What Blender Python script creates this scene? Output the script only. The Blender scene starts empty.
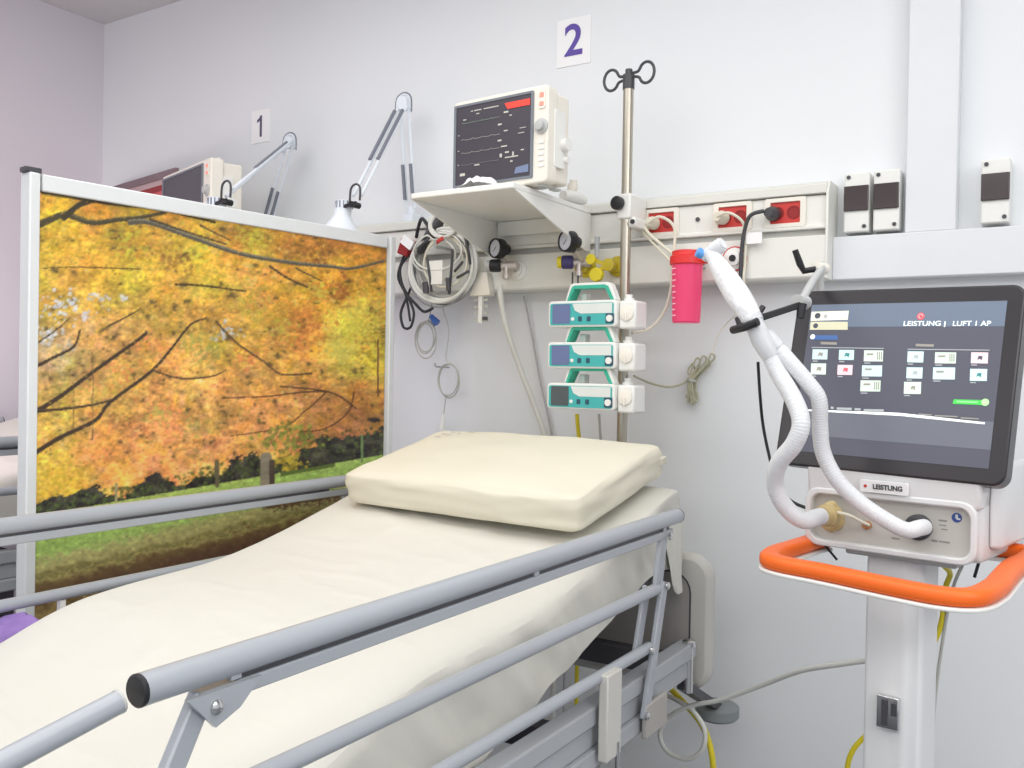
import bpy, bmesh, math, random
import numpy as np
from math import sin, cos, pi, radians, atan, sqrt
from mathutils import Vector, Matrix, noise
random.seed(7)
V = Vector
COL = bpy.context.scene.collection

# ------------------------------------------------------------------ camera
FPX = 914.0
YAW, ROLL, PITCH = radians(32.3), radians(1.03), -atan(9.4 / 914)
CAM = V((0, -2.5, 1.4))
fw = V((-sin(YAW) * cos(PITCH), cos(YAW) * cos(PITCH), sin(PITCH)))
r0 = V((cos(YAW), sin(YAW), 0)); u0 = r0.cross(fw)
RT = r0 * cos(ROLL) + u0 * sin(ROLL); UP = -r0 * sin(ROLL) + u0 * cos(ROLL)
def ray(px, py): return fw + RT * ((px - 512) / FPX) - UP * ((py - 384) / FPX)
def atY(px, py, y): d = ray(px, py); return CAM + d * ((y - CAM.y) / d.y)
def atX(px, py, x): d = ray(px, py); return CAM + d * ((x - CAM.x) / d.x)
def atZ(px, py, z): d = ray(px, py); return CAM + d * ((z - CAM.z) / d.z)
def atP(px, py, p, n): d = ray(px, py); return CAM + d * ((V(p) - CAM).dot(n) / d.dot(n))
def proj(p):
    d = p - CAM; z = d.dot(fw)
    return 512 + FPX * d.dot(RT) / z, 384 - FPX * d.dot(UP) / z
cd = bpy.data.cameras.new('camera'); cam = bpy.data.objects.new('camera', cd); COL.objects.link(cam)
M = Matrix((RT, UP, -fw)).transposed().to_4x4(); M.translation = CAM
cam.matrix_world = M
cd.sensor_width = 36; cd.lens = FPX / 1024 * 36; cd.clip_start = 0.02
bpy.context.scene.camera = cam

# ------------------------------------------------------------------ materials
def lin(c):
    return tuple(((x / 255) / 12.92 if x / 255 <= .04045 else ((x / 255 + .055) / 1.055) ** 2.4) for x in c)
MATS = {}
def mat(name, rgb, rough=.5, metal=0, var=.04, scale=14, bump=0, bscale=60, trans=0, alpha=1, emit=0, sheen=0, ior=1.45, coat=0):
    if name in MATS: return MATS[name]
    m = bpy.data.materials.new(name); m.use_nodes = True
    nt = m.node_tree; b = nt.nodes['Principled BSDF']
    c = lin(rgb)
    tc = nt.nodes.new('ShaderNodeTexCoord')
    nz = nt.nodes.new('ShaderNodeTexNoise'); nz.inputs['Scale'].default_value = scale; nz.inputs['Detail'].default_value = 3
    nt.links.new(tc.outputs['Object'], nz.inputs['Vector'])
    mx = nt.nodes.new('ShaderNodeMix'); mx.data_type = 'RGBA'
    mx.inputs[6].default_value = tuple(max(0, x * (1 - var)) for x in c) + (1,)
    mx.inputs[7].default_value = tuple(min(1, x * (1 + var)) for x in c) + (1,)
    nt.links.new(nz.outputs['Fac'], mx.inputs[0]); nt.links.new(mx.outputs[2], b.inputs['Base Color'])
    b.inputs['Roughness'].default_value = rough; b.inputs['Metallic'].default_value = metal
    b.inputs['IOR'].default_value = ior
    b.inputs['Transmission Weight'].default_value = trans; b.inputs['Alpha'].default_value = alpha
    if coat: b.inputs['Coat Weight'].default_value = coat; b.inputs['Coat Roughness'].default_value = .05
    if sheen: b.inputs['Sheen Weight'].default_value = sheen
    if emit:
        nt.links.new(mx.outputs[2], b.inputs['Emission Color']); b.inputs['Emission Strength'].default_value = emit
    if bump:
        n2 = nt.nodes.new('ShaderNodeTexNoise'); n2.inputs['Scale'].default_value = bscale; n2.inputs['Detail'].default_value = 4
        nt.links.new(tc.outputs['Object'], n2.inputs['Vector'])
        bp = nt.nodes.new('ShaderNodeBump'); bp.inputs['Strength'].default_value = bump; bp.inputs['Distance'].default_value = .01
        nt.links.new(n2.outputs['Fac'], bp.inputs['Height']); nt.links.new(bp.outputs['Normal'], b.inputs['Normal'])
    MATS[name] = m
    return m
WALL = mat('wall_paint', (232, 235, 238), .55, var=.02, scale=1.2, bump=.05, bscale=25)
WALL_L = mat('left_wall_paint', (224, 220, 228), .6, var=.02, scale=1.2)
CEIL = mat('ceiling_paint', (205, 205, 205), .8, var=.02)
FLOORM = mat('vinyl_floor', (118, 120, 126), .35, var=.08, scale=6)
DUCT = mat('duct_white', (226, 229, 233), .45, var=.02)
CONS = mat('console_white', (232, 232, 226), .4, var=.015)
CONS2 = mat('console_band', (224, 224, 217), .35, var=.015)
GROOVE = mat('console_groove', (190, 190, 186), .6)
PANELW = mat('panel_white', (233, 233, 228), .5, var=.02)
SHELFW = mat('shelf_white', (238, 238, 234), .45, var=.01)
PAPER = mat('paper', (245, 245, 246), .8, var=.01)
PURP = mat('purple_ink', (100, 80, 165), .7)
GREYINK = mat('grey_ink', (90, 85, 110), .7)
CREAM = mat('cream_plastic', (238, 233, 222), .4, var=.02)
WHITEP = mat('white_plastic', (236, 236, 232), .35, var=.02)
CASE = mat('case_light', (226, 227, 228), .35, var=.02)
GREYP = mat('grey_plastic', (187, 189, 188), .4, var=.03)
DGREY = mat('dark_grey_plastic', (72, 72, 76), .4)
BLACK = mat('black_plastic', (36, 36, 40), .4)
BEZEL = mat('bezel_black', (54, 52, 55), .28, var=.05)
SCREENB = mat('screen_dark', (64, 60, 68), .35, emit=.35, var=.05)
SCRFR = mat('screen_frame', (120, 126, 134), .4)
STEEL = mat('brushed_steel', (184, 178, 165), .3, metal=.85)
CHROME = mat('chrome', (215, 215, 215), .15, metal=1)
RAIL = mat('rail_grey_paint', (166, 171, 178), .3, var=.02, coat=.3)
FRAME = mat('bed_frame_grey', (170, 174, 179), .4, var=.03)
RUBBER = mat('bumper_rubber', (140, 146, 148), .7, var=.06)
DARK = mat('underbed_dark', (84, 84, 88), .7)
HEADB = mat('headboard_plastic', (205, 203, 197), .45, var=.03)
HEADB2 = mat('headboard_inset', (172, 168, 163), .5, var=.03)
SHEET = mat('cream_sheet', (215, 213, 204), .85, var=.02, scale=5, bump=.35, bscale=10, sheen=.2)
PILLOW = mat('cream_pillow', (224, 219, 201), .7, var=.02, scale=6, bump=.25, bscale=9)
PURPB = mat('purple_blanket', (152, 124, 190), .9, var=.2, scale=30, bump=.4, bscale=40)
GREEN = mat('pump_green', (60, 178, 150), .4)
GREEN2 = mat('pump_teal', (72, 178, 176), .4)
PSCR = mat('pump_screen', (100, 112, 150), .3, emit=.15)
PSCRD = mat('pump_screen_off', (82, 90, 92), .3)
REDL = mat('red_lid', (226, 52, 52), .35)
PINK = mat('pink_canister', (242, 84, 134), .12, trans=.4, var=.03, emit=.10)  # faint glow put into the jar colour to lighten it
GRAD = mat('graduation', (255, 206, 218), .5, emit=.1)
REDS = mat('red_socket', (204, 62, 56), .4)
REDD = mat('red_dark', (150, 34, 36), .5)
YEL = mat('yellow_plastic', (226, 208, 48), .4, var=.06)
YELD = mat('yellow_olive', (200, 180, 50), .4)
BLUEK = mat('blue_knob', (66, 60, 110), .4)
BLUEC = mat('blue_cap', (96, 160, 226), .4)
BLUED = mat('blue_connector', (70, 110, 190), .4)
GAUGE = mat('gauge_face', (205, 210, 222), .4)
CABLEW = mat('cable_white', (222, 222, 216), .45)
CABLEG = mat('cable_grey', (188, 188, 182), .5)
CABLEC = mat('cable_cream', (226, 222, 204), .5)
CABLEK = mat('cable_black', (52, 52, 56), .5)
HOSEW = mat('hose_white', (224, 226, 229), .5, var=.01)
HOSEC = mat('hose_clear', (236, 238, 242), .3, trans=.25)
LAMPW = mat('lamp_white', (232, 238, 246), .3)
SPRING = mat('lamp_spring', (134, 138, 150), .4, metal=.3)
ORANGE = mat('orange_grip', (250, 112, 34), .4, var=.03)
AMBER = mat('amber_fitting', (216, 194, 140), .35, trans=.2)
PANELG = mat('vent_recess', (200, 199, 193), .5, var=.03)
BLUEICON = mat('blue_icon', (56, 84, 150), .5)
WIN = mat('breaker_window', (72, 62, 62), .15, coat=.5)
FRAMEW = mat('screen_frame_white', (226, 229, 230), .35, var=.02)
PINKPANEL = mat('red_panel_pink', (208, 96, 100), .5)
MAUVE = mat('panel_mauve', (128, 108, 112), .5)
TUBEG = mat('olive_cable', (176, 174, 150), .5)
LEGM = mat('caster_grey', (90, 92, 96), .5)
# ventilator display colours
UI = lambda n, c, e: mat('ui_' + n, c, .4, emit=e, var=.01)
UIBG = UI('back', (86, 88, 100), .24); UIHEAD = UI('header', (108, 120, 138), .26)
UIW = UI('white', (232, 240, 238), .6); UICREAM = UI('cream', (228, 228, 206), .5)
UITILE = UI('tile', (196, 222, 222), .5); UIPINKT = UI('pink_tile', (226, 200, 206), .5); UIGT = UI('green_tile', (205, 224, 208), .5)
UIBLUE = UI('blue', (72, 104, 158), .4); UIGREEN = UI('green', (72, 196, 82), .6); UIRED = UI('red', (214, 92, 100), .5)
UIDARK = UI('dark', (80, 84, 96), .2); UILINE = UI('line', (170, 176, 178), .4); UIRED2 = UI('alarm', (236, 62, 50), .7)
UITEXT = UI('text', (150, 146, 138), .4); UITEAL = UI('teal', (70, 140, 140), .3)
UIBG2 = UI('footer', (108, 112, 122), .26)

# ------------------------------------------------------------------ mesh helpers
def nb(): return bmesh.new()
def box(bm, c, s, R=None):
    m = Matrix.Translation(V(c)) @ (R.to_4x4() if R else Matrix()) @ Matrix.Diagonal((s[0], s[1], s[2], 1))
    bmesh.ops.create_cube(bm, size=1, matrix=m); return bm
def bbox(bm, a, b):
    return box(bm, [(a[i] + b[i]) / 2 for i in range(3)], [abs(b[i] - a[i]) for i in range(3)])
def frame_of(d):
    d = d.normalized(); a = V((0, 0, 1)) if abs(d.z) < .9 else V((0, 1, 0))
    x = a.cross(d).normalized(); return x, d.cross(x)
def bar(bm, p, q, w, h):
    """rectangular bar from p to q; w across (horizontal), h the other way"""
    p, q = V(p), V(q); d = (q - p); x, y = frame_of(d)
    R = Matrix((x, y, d.normalized())).transposed()
    return box(bm, (p + q) / 2, (w, h, d.length), R)
def smoothpts(pts, n=8, closed=False):
    P = [V(p) for p in pts]; out = []; L = len(P)
    rng = range(L if closed else L - 1)
    for i in rng:
        g = lambda k: P[k % L] if closed else P[min(max(k, 0), L - 1)]
        a, b, c, d = g(i - 1), g(i), g(i + 1), g(i + 2)
        for k in range(n):
            t = k / n
            out.append(.5 * ((2 * b) + (c - a) * t + (2 * a - 5 * b + 4 * c - d) * t * t + (3 * b - a - 3 * c + d) * t ** 3))
    if not closed: out.append(P[-1])
    return out
def tube(bm, pts, r, seg=10, closed=False, smooth=0, ripple=None):
    """r: number or list per point; ripple=(pitch, amplitude)"""
    P = [V(p) for p in pts]
    rr = r if isinstance(r, (list, tuple)) else None
    if smooth:
        n0 = len(P); P = smoothpts(P, smooth, closed)
        if rr: rr = [rr[min(int(i / smooth), n0 - 1)] * (1 - (i % smooth) / smooth) + rr[min(int(i / smooth) + 1, n0 - 1)] * ((i % smooth) / smooth) for i in range(len(P))]
    if ripple:
        step = ripple[0] / 4; Q = []; RQ = []; s = 0; acc = 0; k = 0
        for i in range(len(P) - 1):
            L = (P[i + 1] - P[i]).length
            while s <= acc + L:
                t = (s - acc) / L if L else 0
                Q.append(P[i].lerp(P[i + 1], t))
                base = (rr[i] * (1 - t) + rr[i + 1] * t) if rr else r
                RQ.append(base + ripple[1] * (0, 1, 1, 0)[k % 4]); k += 1; s += step
            acc += L
        P, rr = Q, RQ
    n = len(P); rings = []
    T = []
    for i in range(n):
        a = P[(i - 1) % n] if (closed or i > 0) else P[i]
        b = P[(i + 1) % n] if (closed or i < n - 1) else P[i]
        t = (b - a); T.append(t.normalized() if t.length > 1e-9 else V((0, 0, 1)))
    x, _ = frame_of(T[0])
    for i in range(n):
        x = (x - T[i] * x.dot(T[i]));
        x = x.normalized() if x.length > 1e-6 else frame_of(T[i])[0]
        y = T[i].cross(x); R = rr[i] if rr else r
        rings.append([bm.verts.new(P[i] + (x * cos(2 * pi * k / seg) + y * sin(2 * pi * k / seg)) * R) for k in range(seg)])
    for i in range(n if closed else n - 1):
        a, b = rings[i], rings[(i + 1) % n]
        for k in range(seg): bm.faces.new((a[k], a[(k + 1) % seg], b[(k + 1) % seg], b[k]))
    if not closed:
        bm.faces.new(rings[0][::-1]); bm.faces.new(rings[-1])
    return bm
def cyl(bm, p, q, r, seg=20, r2=None):
    return tube(bm, [p, q], [r, r if r2 is None else r2], seg)
def lathe(bm, p, d, prof, seg=24):
    """prof: list of (distance along d, radius)"""
    d = V(d).normalized(); x, y = frame_of(d); p = V(p); rings = []
    for (t, r) in prof:
        rings.append([bm.verts.new(p + d * t + (x * cos(2 * pi * k / seg) + y * sin(2 * pi * k / seg)) * max(r, 1e-4)) for k in range(seg)])
    for a, b in zip(rings, rings[1:]):
        for k in range(seg): bm.faces.new((a[k], a[(k + 1) % seg], b[(k + 1) % seg], b[k]))
    bm.faces.new(rings[0][::-1]); bm.faces.new(rings[-1]); return bm
def prism(bm, poly, vec):
    a = [bm.verts.new(V(p)) for p in poly]; b = [bm.verts.new(V(p) + V(vec)) for p in poly]
    n = len(a)
    bm.faces.new(a[::-1]); bm.faces.new(b)
    for i in range(n): bm.faces.new((a[i], a[(i + 1) % n], b[(i + 1) % n], b[i]))
    bmesh.ops.recalc_face_normals(bm, faces=bm.faces); return bm
def rrect(w, h, r, n=5):
    pts = []
    for (cx, cy, a0) in ((w / 2 - r, h / 2 - r, 0), (-w / 2 + r, h / 2 - r, 90), (-w / 2 + r, -h / 2 + r, 180), (w / 2 - r, -h / 2 + r, 270)):
        for k in range(n + 1):
            a = radians(a0 + 90 * k / n); pts.append((cx + r * cos(a), cy + r * sin(a)))
    return pts
def plate(bm, o, ex, ey, w, h, r, t, n=5):
    """rounded plate centred at o in plane (ex,ey), thickness t along ex x ey"""
    o, ex, ey = V(o), V(ex).normalized(), V(ey).normalized(); nn = ex.cross(ey)
    return prism(bm, [o + ex * a + ey * b for a, b in rrect(w, h, r, n)], nn * t)
def ringplate(bm, o, ex, ey, w, h, r, w2, h2, r2, t, n=5):
    o, ex, ey = V(o), V(ex).normalized(), V(ey).normalized(); nn = ex.cross(ey) * t
    A = [o + ex * a + ey * b for a, b in rrect(w, h, r, n)]; B = [o + ex * a + ey * b for a, b in rrect(w2, h2, r2, n)]
    v = [[bm.verts.new(p) for p in L] for L in (A, B, [p + nn for p in A], [p + nn for p in B])]
    k = len(A)
    for i in range(k):
        j = (i + 1) % k
        bm.faces.new((v[0][i], v[0][j], v[1][j], v[1][i])); bm.faces.new((v[2][i], v[3][i], v[3][j], v[2][j]))
        bm.faces.new((v[0][i], v[2][i], v[2][j], v[0][j])); bm.faces.new((v[1][i], v[1][j], v[3][j], v[3][i]))
    bmesh.ops.recalc_face_normals(bm, faces=bm.faces); return bm

def wloc(o):
    v = V((0, 0, 0))
    while o is not None: v = v + o.location; o = o.parent
    return v
def obj(name, bm, m, parent=None, bevel=0, smooth=True, recalc=True):
    """links a bmesh (built in world coordinates) as one mesh object"""
    if recalc: bmesh.ops.recalc_face_normals(bm, faces=bm.faces)
    me = bpy.data.meshes.new(name)
    if parent is not None: bm.transform(Matrix.Translation(-wloc(parent)))
    bm.to_mesh(me); bm.free()
    o = bpy.data.objects.new(name, me); COL.objects.link(o)
    for mm in (m if isinstance(m, list) else [m]): me.materials.append(mm)
    if smooth:
        me.polygons.foreach_set('use_smooth', [True] * len(me.polygons))
        me.set_sharp_from_angle(angle=radians(38))
    if bevel:
        b = o.modifiers.new('bevel', 'BEVEL'); b.width = bevel; b.segments = 2; b.limit_method = 'ANGLE'; b.harden_normals = False
    if parent is not None: o.parent = parent
    return o
def pieces(name, bm, m, parent, bevel=0, smooth=True):
    """links every loose piece of bm as a part of its own"""
    seen = set(); out = []
    bm.verts.ensure_lookup_table()
    for v0 in bm.verts:
        if v0 in seen: continue
        st = [v0]; isl = []; seen.add(v0)
        while st:
            v = st.pop(); isl.append(v)
            for e_ in v.link_edges:
                o_ = e_.other_vert(v)
                if o_ not in seen: seen.add(o_); st.append(o_)
        nbm = bmesh.new(); mp = {v: nbm.verts.new(v.co) for v in isl}
        for f in {f for v in isl for f in v.link_faces}: nbm.faces.new([mp[v] for v in f.verts])
        out.append(obj(name, nbm, m, parent, bevel, smooth))
    bm.free(); return out
def thing(name, label, cat, loc, group=None):
    o = bpy.data.objects.new(name, None); COL.objects.link(o); o.location = loc
    o.empty_display_size = .05
    o['label'] = label; o['category'] = cat
    if group: o['group'] = group
    return o
def tag(o, label, cat, group=None):
    o['label'] = label; o['category'] = cat
    if group: o['group'] = group
    return o
def origin(o, p):
    """moves a single-mesh thing's origin to p"""
    o.data.transform(Matrix.Translation(-V(p))); o.location = V(p); return o
def struct(name, bm, m, bevel=0):
    o = obj(name, bm, m, None, bevel); o['kind'] = 'structure'; return o
def children(o): return [c for c in bpy.data.objects if c.parent == o]
def copy_tree(o, parent=None):
    c = o.copy(); COL.objects.link(c); c.parent = parent
    for ch in children(o): copy_tree(ch, c)
    return c
def text(name, body, o, ex, ey, size, m, parent, width=None, align='CENTER', th=.0006, bold=0):
    cu = bpy.data.curves.new('t', 'FONT'); cu.body = body; cu.size = size; cu.align_x = align; cu.align_y = 'CENTER'; cu.extrude = th; cu.offset = bold
    to = bpy.data.objects.new('t', cu); COL.objects.link(to)
    bpy.context.view_layer.update()
    me = bpy.data.meshes.new_from_object(to.evaluated_get(bpy.context.evaluated_depsgraph_get()))
    bpy.data.objects.remove(to)
    bm = nb(); bm.from_mesh(me); bpy.data.meshes.remove(me)
    ex, ey = V(ex).normalized(), V(ey).normalized(); R = Matrix((ex, ey, ex.cross(ey))).transposed().to_4x4()
    sx = 1
    if width:
        xs = [v.co.x for v in bm.verts]; sx = width / (max(xs) - min(xs))
    bm.transform(Matrix.Translation(V(o)) @ R @ Matrix.Diagonal((sx, 1, 1, 1)))
    return obj(name, bm, m, parent, smooth=False, recalc=False)
X, Y, Z = V((1, 0, 0)), V((0, 1, 0)), V((0, 0, 1))

# ------------------------------------------------------------------ room
XL, XR, YF, HC = -3.79, 2.6, -6.0, 2.945
struct('wall_back', bbox(nb(), (XL - .1, 0, 0), (XR, .1, HC)), WALL)
struct('wall_left', bbox(nb(), (XL - .1, YF, 0), (XL, 0, HC)), WALL_L)
struct('wall_right', bbox(nb(), (XR, YF, 0), (XR + .1, .1, HC)), WALL)
struct('floor', bbox(nb(), (XL - .1, YF, -.1), (XR + .1, .1, 0)), FLOORM)
struct('ceiling', bbox(nb(), (XL - .1, YF, HC), (XR + .1, .1, HC + .1)), CEIL)
struct('trim_1', bbox(nb(), (-.40, -.045, 1.772), (-.283, 0, HC)), DUCT, .003)
struct('trim_2', bbox(nb(), (-.572, -.05, 1.66), (XR, 0, 1.772)), DUCT, .003)
struct('baseboard_back', bbox(nb(), (XL, -.012, 0), (XR, 0, .09)), GREYP, .002)

# ------------------------------------------------------------------ bed-head console
CX0, CX1 = -3.4, -.578
con = thing('bedhead_console', 'long white wall console with red sockets and gas outlets above the beds', 'wall console', ((CX0 + CX1) / 2, 0, 1.66))
def extr(prof, m, name, parent, x0=CX0, x1=CX1):
    bm = nb(); prism(bm, [(x0, y, z) for y, z in prof], (x1 - x0, 0, 0)); return obj(name, bm, m, parent, .002)
extr([(0, 1.662), (-.094, 1.662), (-.1, 1.668), (-.1, 1.772), (0, 1.772)], CONS, 'lower_channel', con)
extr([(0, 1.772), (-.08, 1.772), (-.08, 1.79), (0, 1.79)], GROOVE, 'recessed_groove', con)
extr([(0, 1.79), (-.096, 1.79), (-.096, 1.799), (-.09, 1.801), (-.09, 1.876), (0, 1.876)], CONS, 'socket_channel', con)
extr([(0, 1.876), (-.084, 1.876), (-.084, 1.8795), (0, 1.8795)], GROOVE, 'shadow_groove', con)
extr([(0, 1.8795), (-.1, 1.8795), (-.1, 1.903), (-.085, 1.911), (0, 1.911)], CONS2, 'top_band', con)
extr([(0, 1.660), (-.102, 1.660), (-.102, 1.88), (-.085, 1.913), (0, 1.913)], CONS, 'end_cap', con, CX1 - .001, CX1 + .006)
def socket(xc, zc=1.837):
    bm = nb(); ringplate(bm, (xc, -.09, zc), X, Z, .108, .078, .006, .078, .056, .003, .007)
    f = obj('socket_outlet', bm, CREAM, con, .001)
    bm = nb(); plate(bm, (xc, -.0905, zc), X, Z, .08, .058, .003, .001)
    pl = obj('red_plate', bm, REDS, f); pl['label'] = 'red socket face'
    bm = nb()
    for dx in (-.021, .021): lathe(bm, (xc + dx, -.0915, zc), (0, -1, 0), [(0, .0175), (.002, .0175), (.0021, .0145), (.0004, .0145)], 20)
    pieces('socket_well', bm, REDD, f)
for s in (-1.033, -.826, -.684): socket(s)
# plastic dot between sockets and gas outlet rosettes
bm = nb(); cyl(bm, (-.925, -.089, 1.838), (-.925, -.094, 1.838), .006); obj('panel_screw', bm, DGREY, con)
def rosette(xc, zc, m, name='gas_outlet', y=-.1):
    bm = nb(); lathe(bm, (xc, y, zc), (0, -1, 0), [(0, .03), (.006, .03), (.009, .026), (.009, .019), (.016, .019), (.018, .014), (.018, .006), (.010, .006)], 24)
    return obj(name, bm, m, con)
rosette(-1.500, 1.722, WHITEP); rosette(-1.262, 1.72, YEL); rosette(-1.160, 1.718, YELD)
g = rosette(-.815, 1.722, WHITEP); bm = nb(); lathe(bm, (-.815, -.1, 1.722), (0, -1, 0), [(0, .034), (.003, .034), (.003, .029), (0, .029)], 24); obj('red_ring', bm, REDS, g)
bm = nb(); cyl(bm, (-.815, -.117, 1.722), (-.815, -.122, 1.722), .009); obj('outlet_core', bm, BLACK, g)

# ------------------------------------------------------------------ number signs
def sign(body, x, z, w, h, m, label, bold):
    bm = nb(); plate(bm, (x, -.0002, z), X, Z, w, h, .001, .003, 1)
    s = obj('number_sign', bm, PAPER); tag(s, label, 'sign', 'bed number signs'); origin(s, (x, 0, z - h / 2))
    if body == '1':
        bm = nb(); prism(bm, [(x + a * h, -.0036, z + c * h) for a, c in ((-.02, -.32), (.07, -.32), (.07, .33), (.0, .33), (-.05, .25), (-.14, .2), (-.14, .12), (-.02, .17))], (0, -.0006, 0))
        return obj('numeral', bm, m, s, smooth=False)
    return text('numeral', body, (x, -.0042, z), X, Z, h * .93, m, s, bold=bold)
sign('2', -1.375, 2.436, .118, .147, PURP, 'white paper sign with purple number 2 above the monitor shelf', .002)
sign('1', -2.765, 2.354, .1, .128, GREYINK, 'small white paper sign with grey number 1 on the wall above lamps', .0012)

# ------------------------------------------------------------------ monitor shelf and monitors
SX0, SX1, SYF, SZ = -1.585, -1.252, -.53, 1.892
sh = thing('monitor_shelf', 'white wall shelf with sloping side brackets carrying a patient monitor', 'shelf', ((SX0 + SX1) / 2, -.1, 1.8))
bm = nb(); bbox(bm, (SX0, SYF, SZ - .016), (SX1, -.101, SZ)); obj('shelf_board', bm, SHELFW, sh, .003)
for xs, s in ((SX0, 1), (SX1, -1)):
    bm = nb(); prism(bm, [(xs, SYF + .004, SZ - .0165), (xs, -.1015, SZ - .0165), (xs, -.1015, 1.765), (xs, -.13, 1.765)], (.006 * s, 0, 0)); obj('side_bracket', bm, SHELFW, sh)
bm = nb(); bbox(bm, (SX0 + .01, -.112, 1.83), (SX1 - .01, -.101, SZ - .017)); obj('mounting_rail', bm, PANELW, sh, .002)

def patient_monitor(x0, x1, yf, z0, h, d, yaw, label, lit):
    w = x1 - x0; O = V(((x0 + x1) / 2, yf, z0))
    t = thing('patient_monitor', label, 'monitor', O)
    ex, ey = V((cos(yaw), sin(yaw), 0)), V((-sin(yaw), cos(yaw), 0))
    P = lambda a, b, c: O + ex * a + ey * b + Z * c
    bm = nb(); prism(bm, [P(a, .0, c + h / 2 + .006) for a, c in rrect(w, h, .012)], ey * .045)
    obj('front_casing', bm, CREAM, t, .004)
    bm = nb(); prism(bm, [P(a, .045, c + h / 2 + .006) for a, c in rrect(w * .94, h * .94, .01)], ey * (d - .045))
    obj('rear_casing', bm, CREAM, t, .006)
    bm = nb()
    for a in (-.4, .4):
        box(bm, P(a * w, .03, .003), (.02, .03, .006)); box(bm, P(a * w, d - .03, .003), (.02, .03, .006))
    pieces('rubber_foot', bm, GREYP, t)
    sc = -.065 * w
    bm = nb(); ringplate(bm, P(sc, -.0005, h / 2 + .008), ex, Z, w * .85, h * .90, .004, w * .80, h * .85, .002, .003); obj('screen_bezel', bm, SCRFR, t)
    bm = nb(); plate(bm, P(sc, -.0005, h / 2 + .008), ex, Z, w * .81, h * .86, .002, .001)
    s = obj('screen', bm, SCREENB, t)
    bm = nb(); lathe(bm, P(w * .44, -.0005, h * .6), -ey, [(0, .02), (.004, .02), (.005, .013), (.016, .012), (.017, .0)], 20); obj('rotary_knob', bm, GREYP, t)
    bm = nb(); plate(bm, P(w * .44, -.0005, h * .88), ex, Z, .022, .05, .006, .002); ap = obj('alarm_panel', bm, CREAM, t)
    bm = nb(); box(bm, P(w * .44, -.0035, h * .92), (.012, .001, .012)); box(bm, P(w * .44, -.0035, h * .83), (.012, .001, .01)); pieces('alarm_light', bm, mat('salmon', (240, 150, 130), .5, emit=.2), ap)
    bm = nb()
    for k in range(5): plate(bm, P(w * .44, -.0005, h * (.2 + .06 * k)), ex, Z, .018, .008, .002, .0015)
    pieces('key', bm, WHITEP, t)
    # carrying handle and side module
    bm = nb(); tube(bm, [P(-w * .36, d * .5, h + .003), P(-w * .33, d * .5, h + .02), P(w * .33, d * .5, h + .02), P(w * .36, d * .5, h + .003)], .007, 8); obj('carry_handle', bm, CREAM, t)
    bm = nb(); prism(bm, [P(w * .47, .055 + a, h * .5 + c) for a, c in rrect(d * .45, h * .6, .008)], ex * .012); obj('side_module', bm, WHITEP, t, .002)
    bm = nb(); cyl(bm, P(w * .47 + .012, .07, h * .45), P(w * .47 + .03, .07, h * .45), .017, 16); cyl(bm, P(w * .47 + .012, .08, h * .3), P(w * .47 + .024, .08, h * .3), .01, 16); pieces('cable_socket', bm, WHITEP, t)
    if lit:
        SW, SH = w * .80, h * .85
        S = lambda u, v: P(sc + (u - .5) * SW, -.0028, h / 2 + .008 + (.5 - v) * SH)
        bm = nb(); prism(bm, [S(.66, .06), S(.985, .06), S(.985, .135), S(.70, .135)], -ey * .0004); obj('alarm_banner', bm, UIRED2, s)
        def trace(v, amp, n, spk, m):
            bm = nb(); pts = []
            for k in range(n):
                u = .08 + .52 * k / (n - 1); ph = (k % 16)
                e = amp * (spk[ph] if ph < len(spk) else 0)
                pts.append(S(u, v - e))
            for a, b in zip(pts, pts[1:]): bar(bm, a, b, .0008, .0011)
            obj('waveform_trace', bm, m, s, smooth=False)
        trace(.215, .012, 65, [0, .3, .8, .2, -.5, .1], UI('tr1', (120, 140, 120), .3))
        trace(.43, .012, 65, [.2, .5, .8, 1, .8, .5, .2], UI('tr2', (150, 150, 148), .35))
        trace(.60, .012, 65, [.2, .6, 1, .8, .4, .2, .1], UI('tr3', (150, 148, 140), .35))
        trace(.75, .01, 65, [0, .5, .9, .5], UI('tr4', (118, 114, 120), .3))
        bm = nb()
        for (u, v, a, b) in ((.30, .075, .10, .012), (.48, .075, .2, .012), (.22, .075, .03, .012), (.68, .17, .06, .02), (.74, .22, .03, .014), (.6, .31, .05, .02), (.68, .40, .05, .014), (.6, .51, .05, .02), (.66, .59, .08, .016), (.62, .70, .03, .045), (.70, .67, .05, .02), (.76, .735, .17, .014), (.78, .70, .02, .05), (.76, .79, .03, .018), (.30, .77, .07, .016), (.10, .87, .07, .035), (.9, .40, .08, .008), (.88, .46, .08, .008), (.04, .36, .02, .01), (.04, .56, .02, .01), (.04, .74, .02, .01), (.3, .12, .04, .012), (.12, .17, .04, .014), (.9, .67, .04, .014)):
            prism(bm, [S(u - a / 2, v - b / 2), S(u + a / 2, v - b / 2), S(u + a / 2, v + b / 2), S(u - a / 2, v + b / 2)], -ey * .0004)
        pieces('readout', bm, UI('readout', (176, 178, 168), .45), s, smooth=False)
        bm = nb(); prism(bm, [S(.82, .875), S(.98, .855), S(.98, .95), S(.80, .95)], -ey * .0004); obj('corner_box', bm, UI('cbox', (110, 122, 150), .3), s, smooth=False)
    return t
MA, MB = atY(451, 145, -.455), atY(550, 135, -.455)
patient_monitor(MA.x, MB.x, -.455, SZ, atY(495, 96, -.455).z - SZ - .002, .115, radians(-4), 'cream patient monitor with dark screen and red alarm bar on the wall shelf', True)

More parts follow.
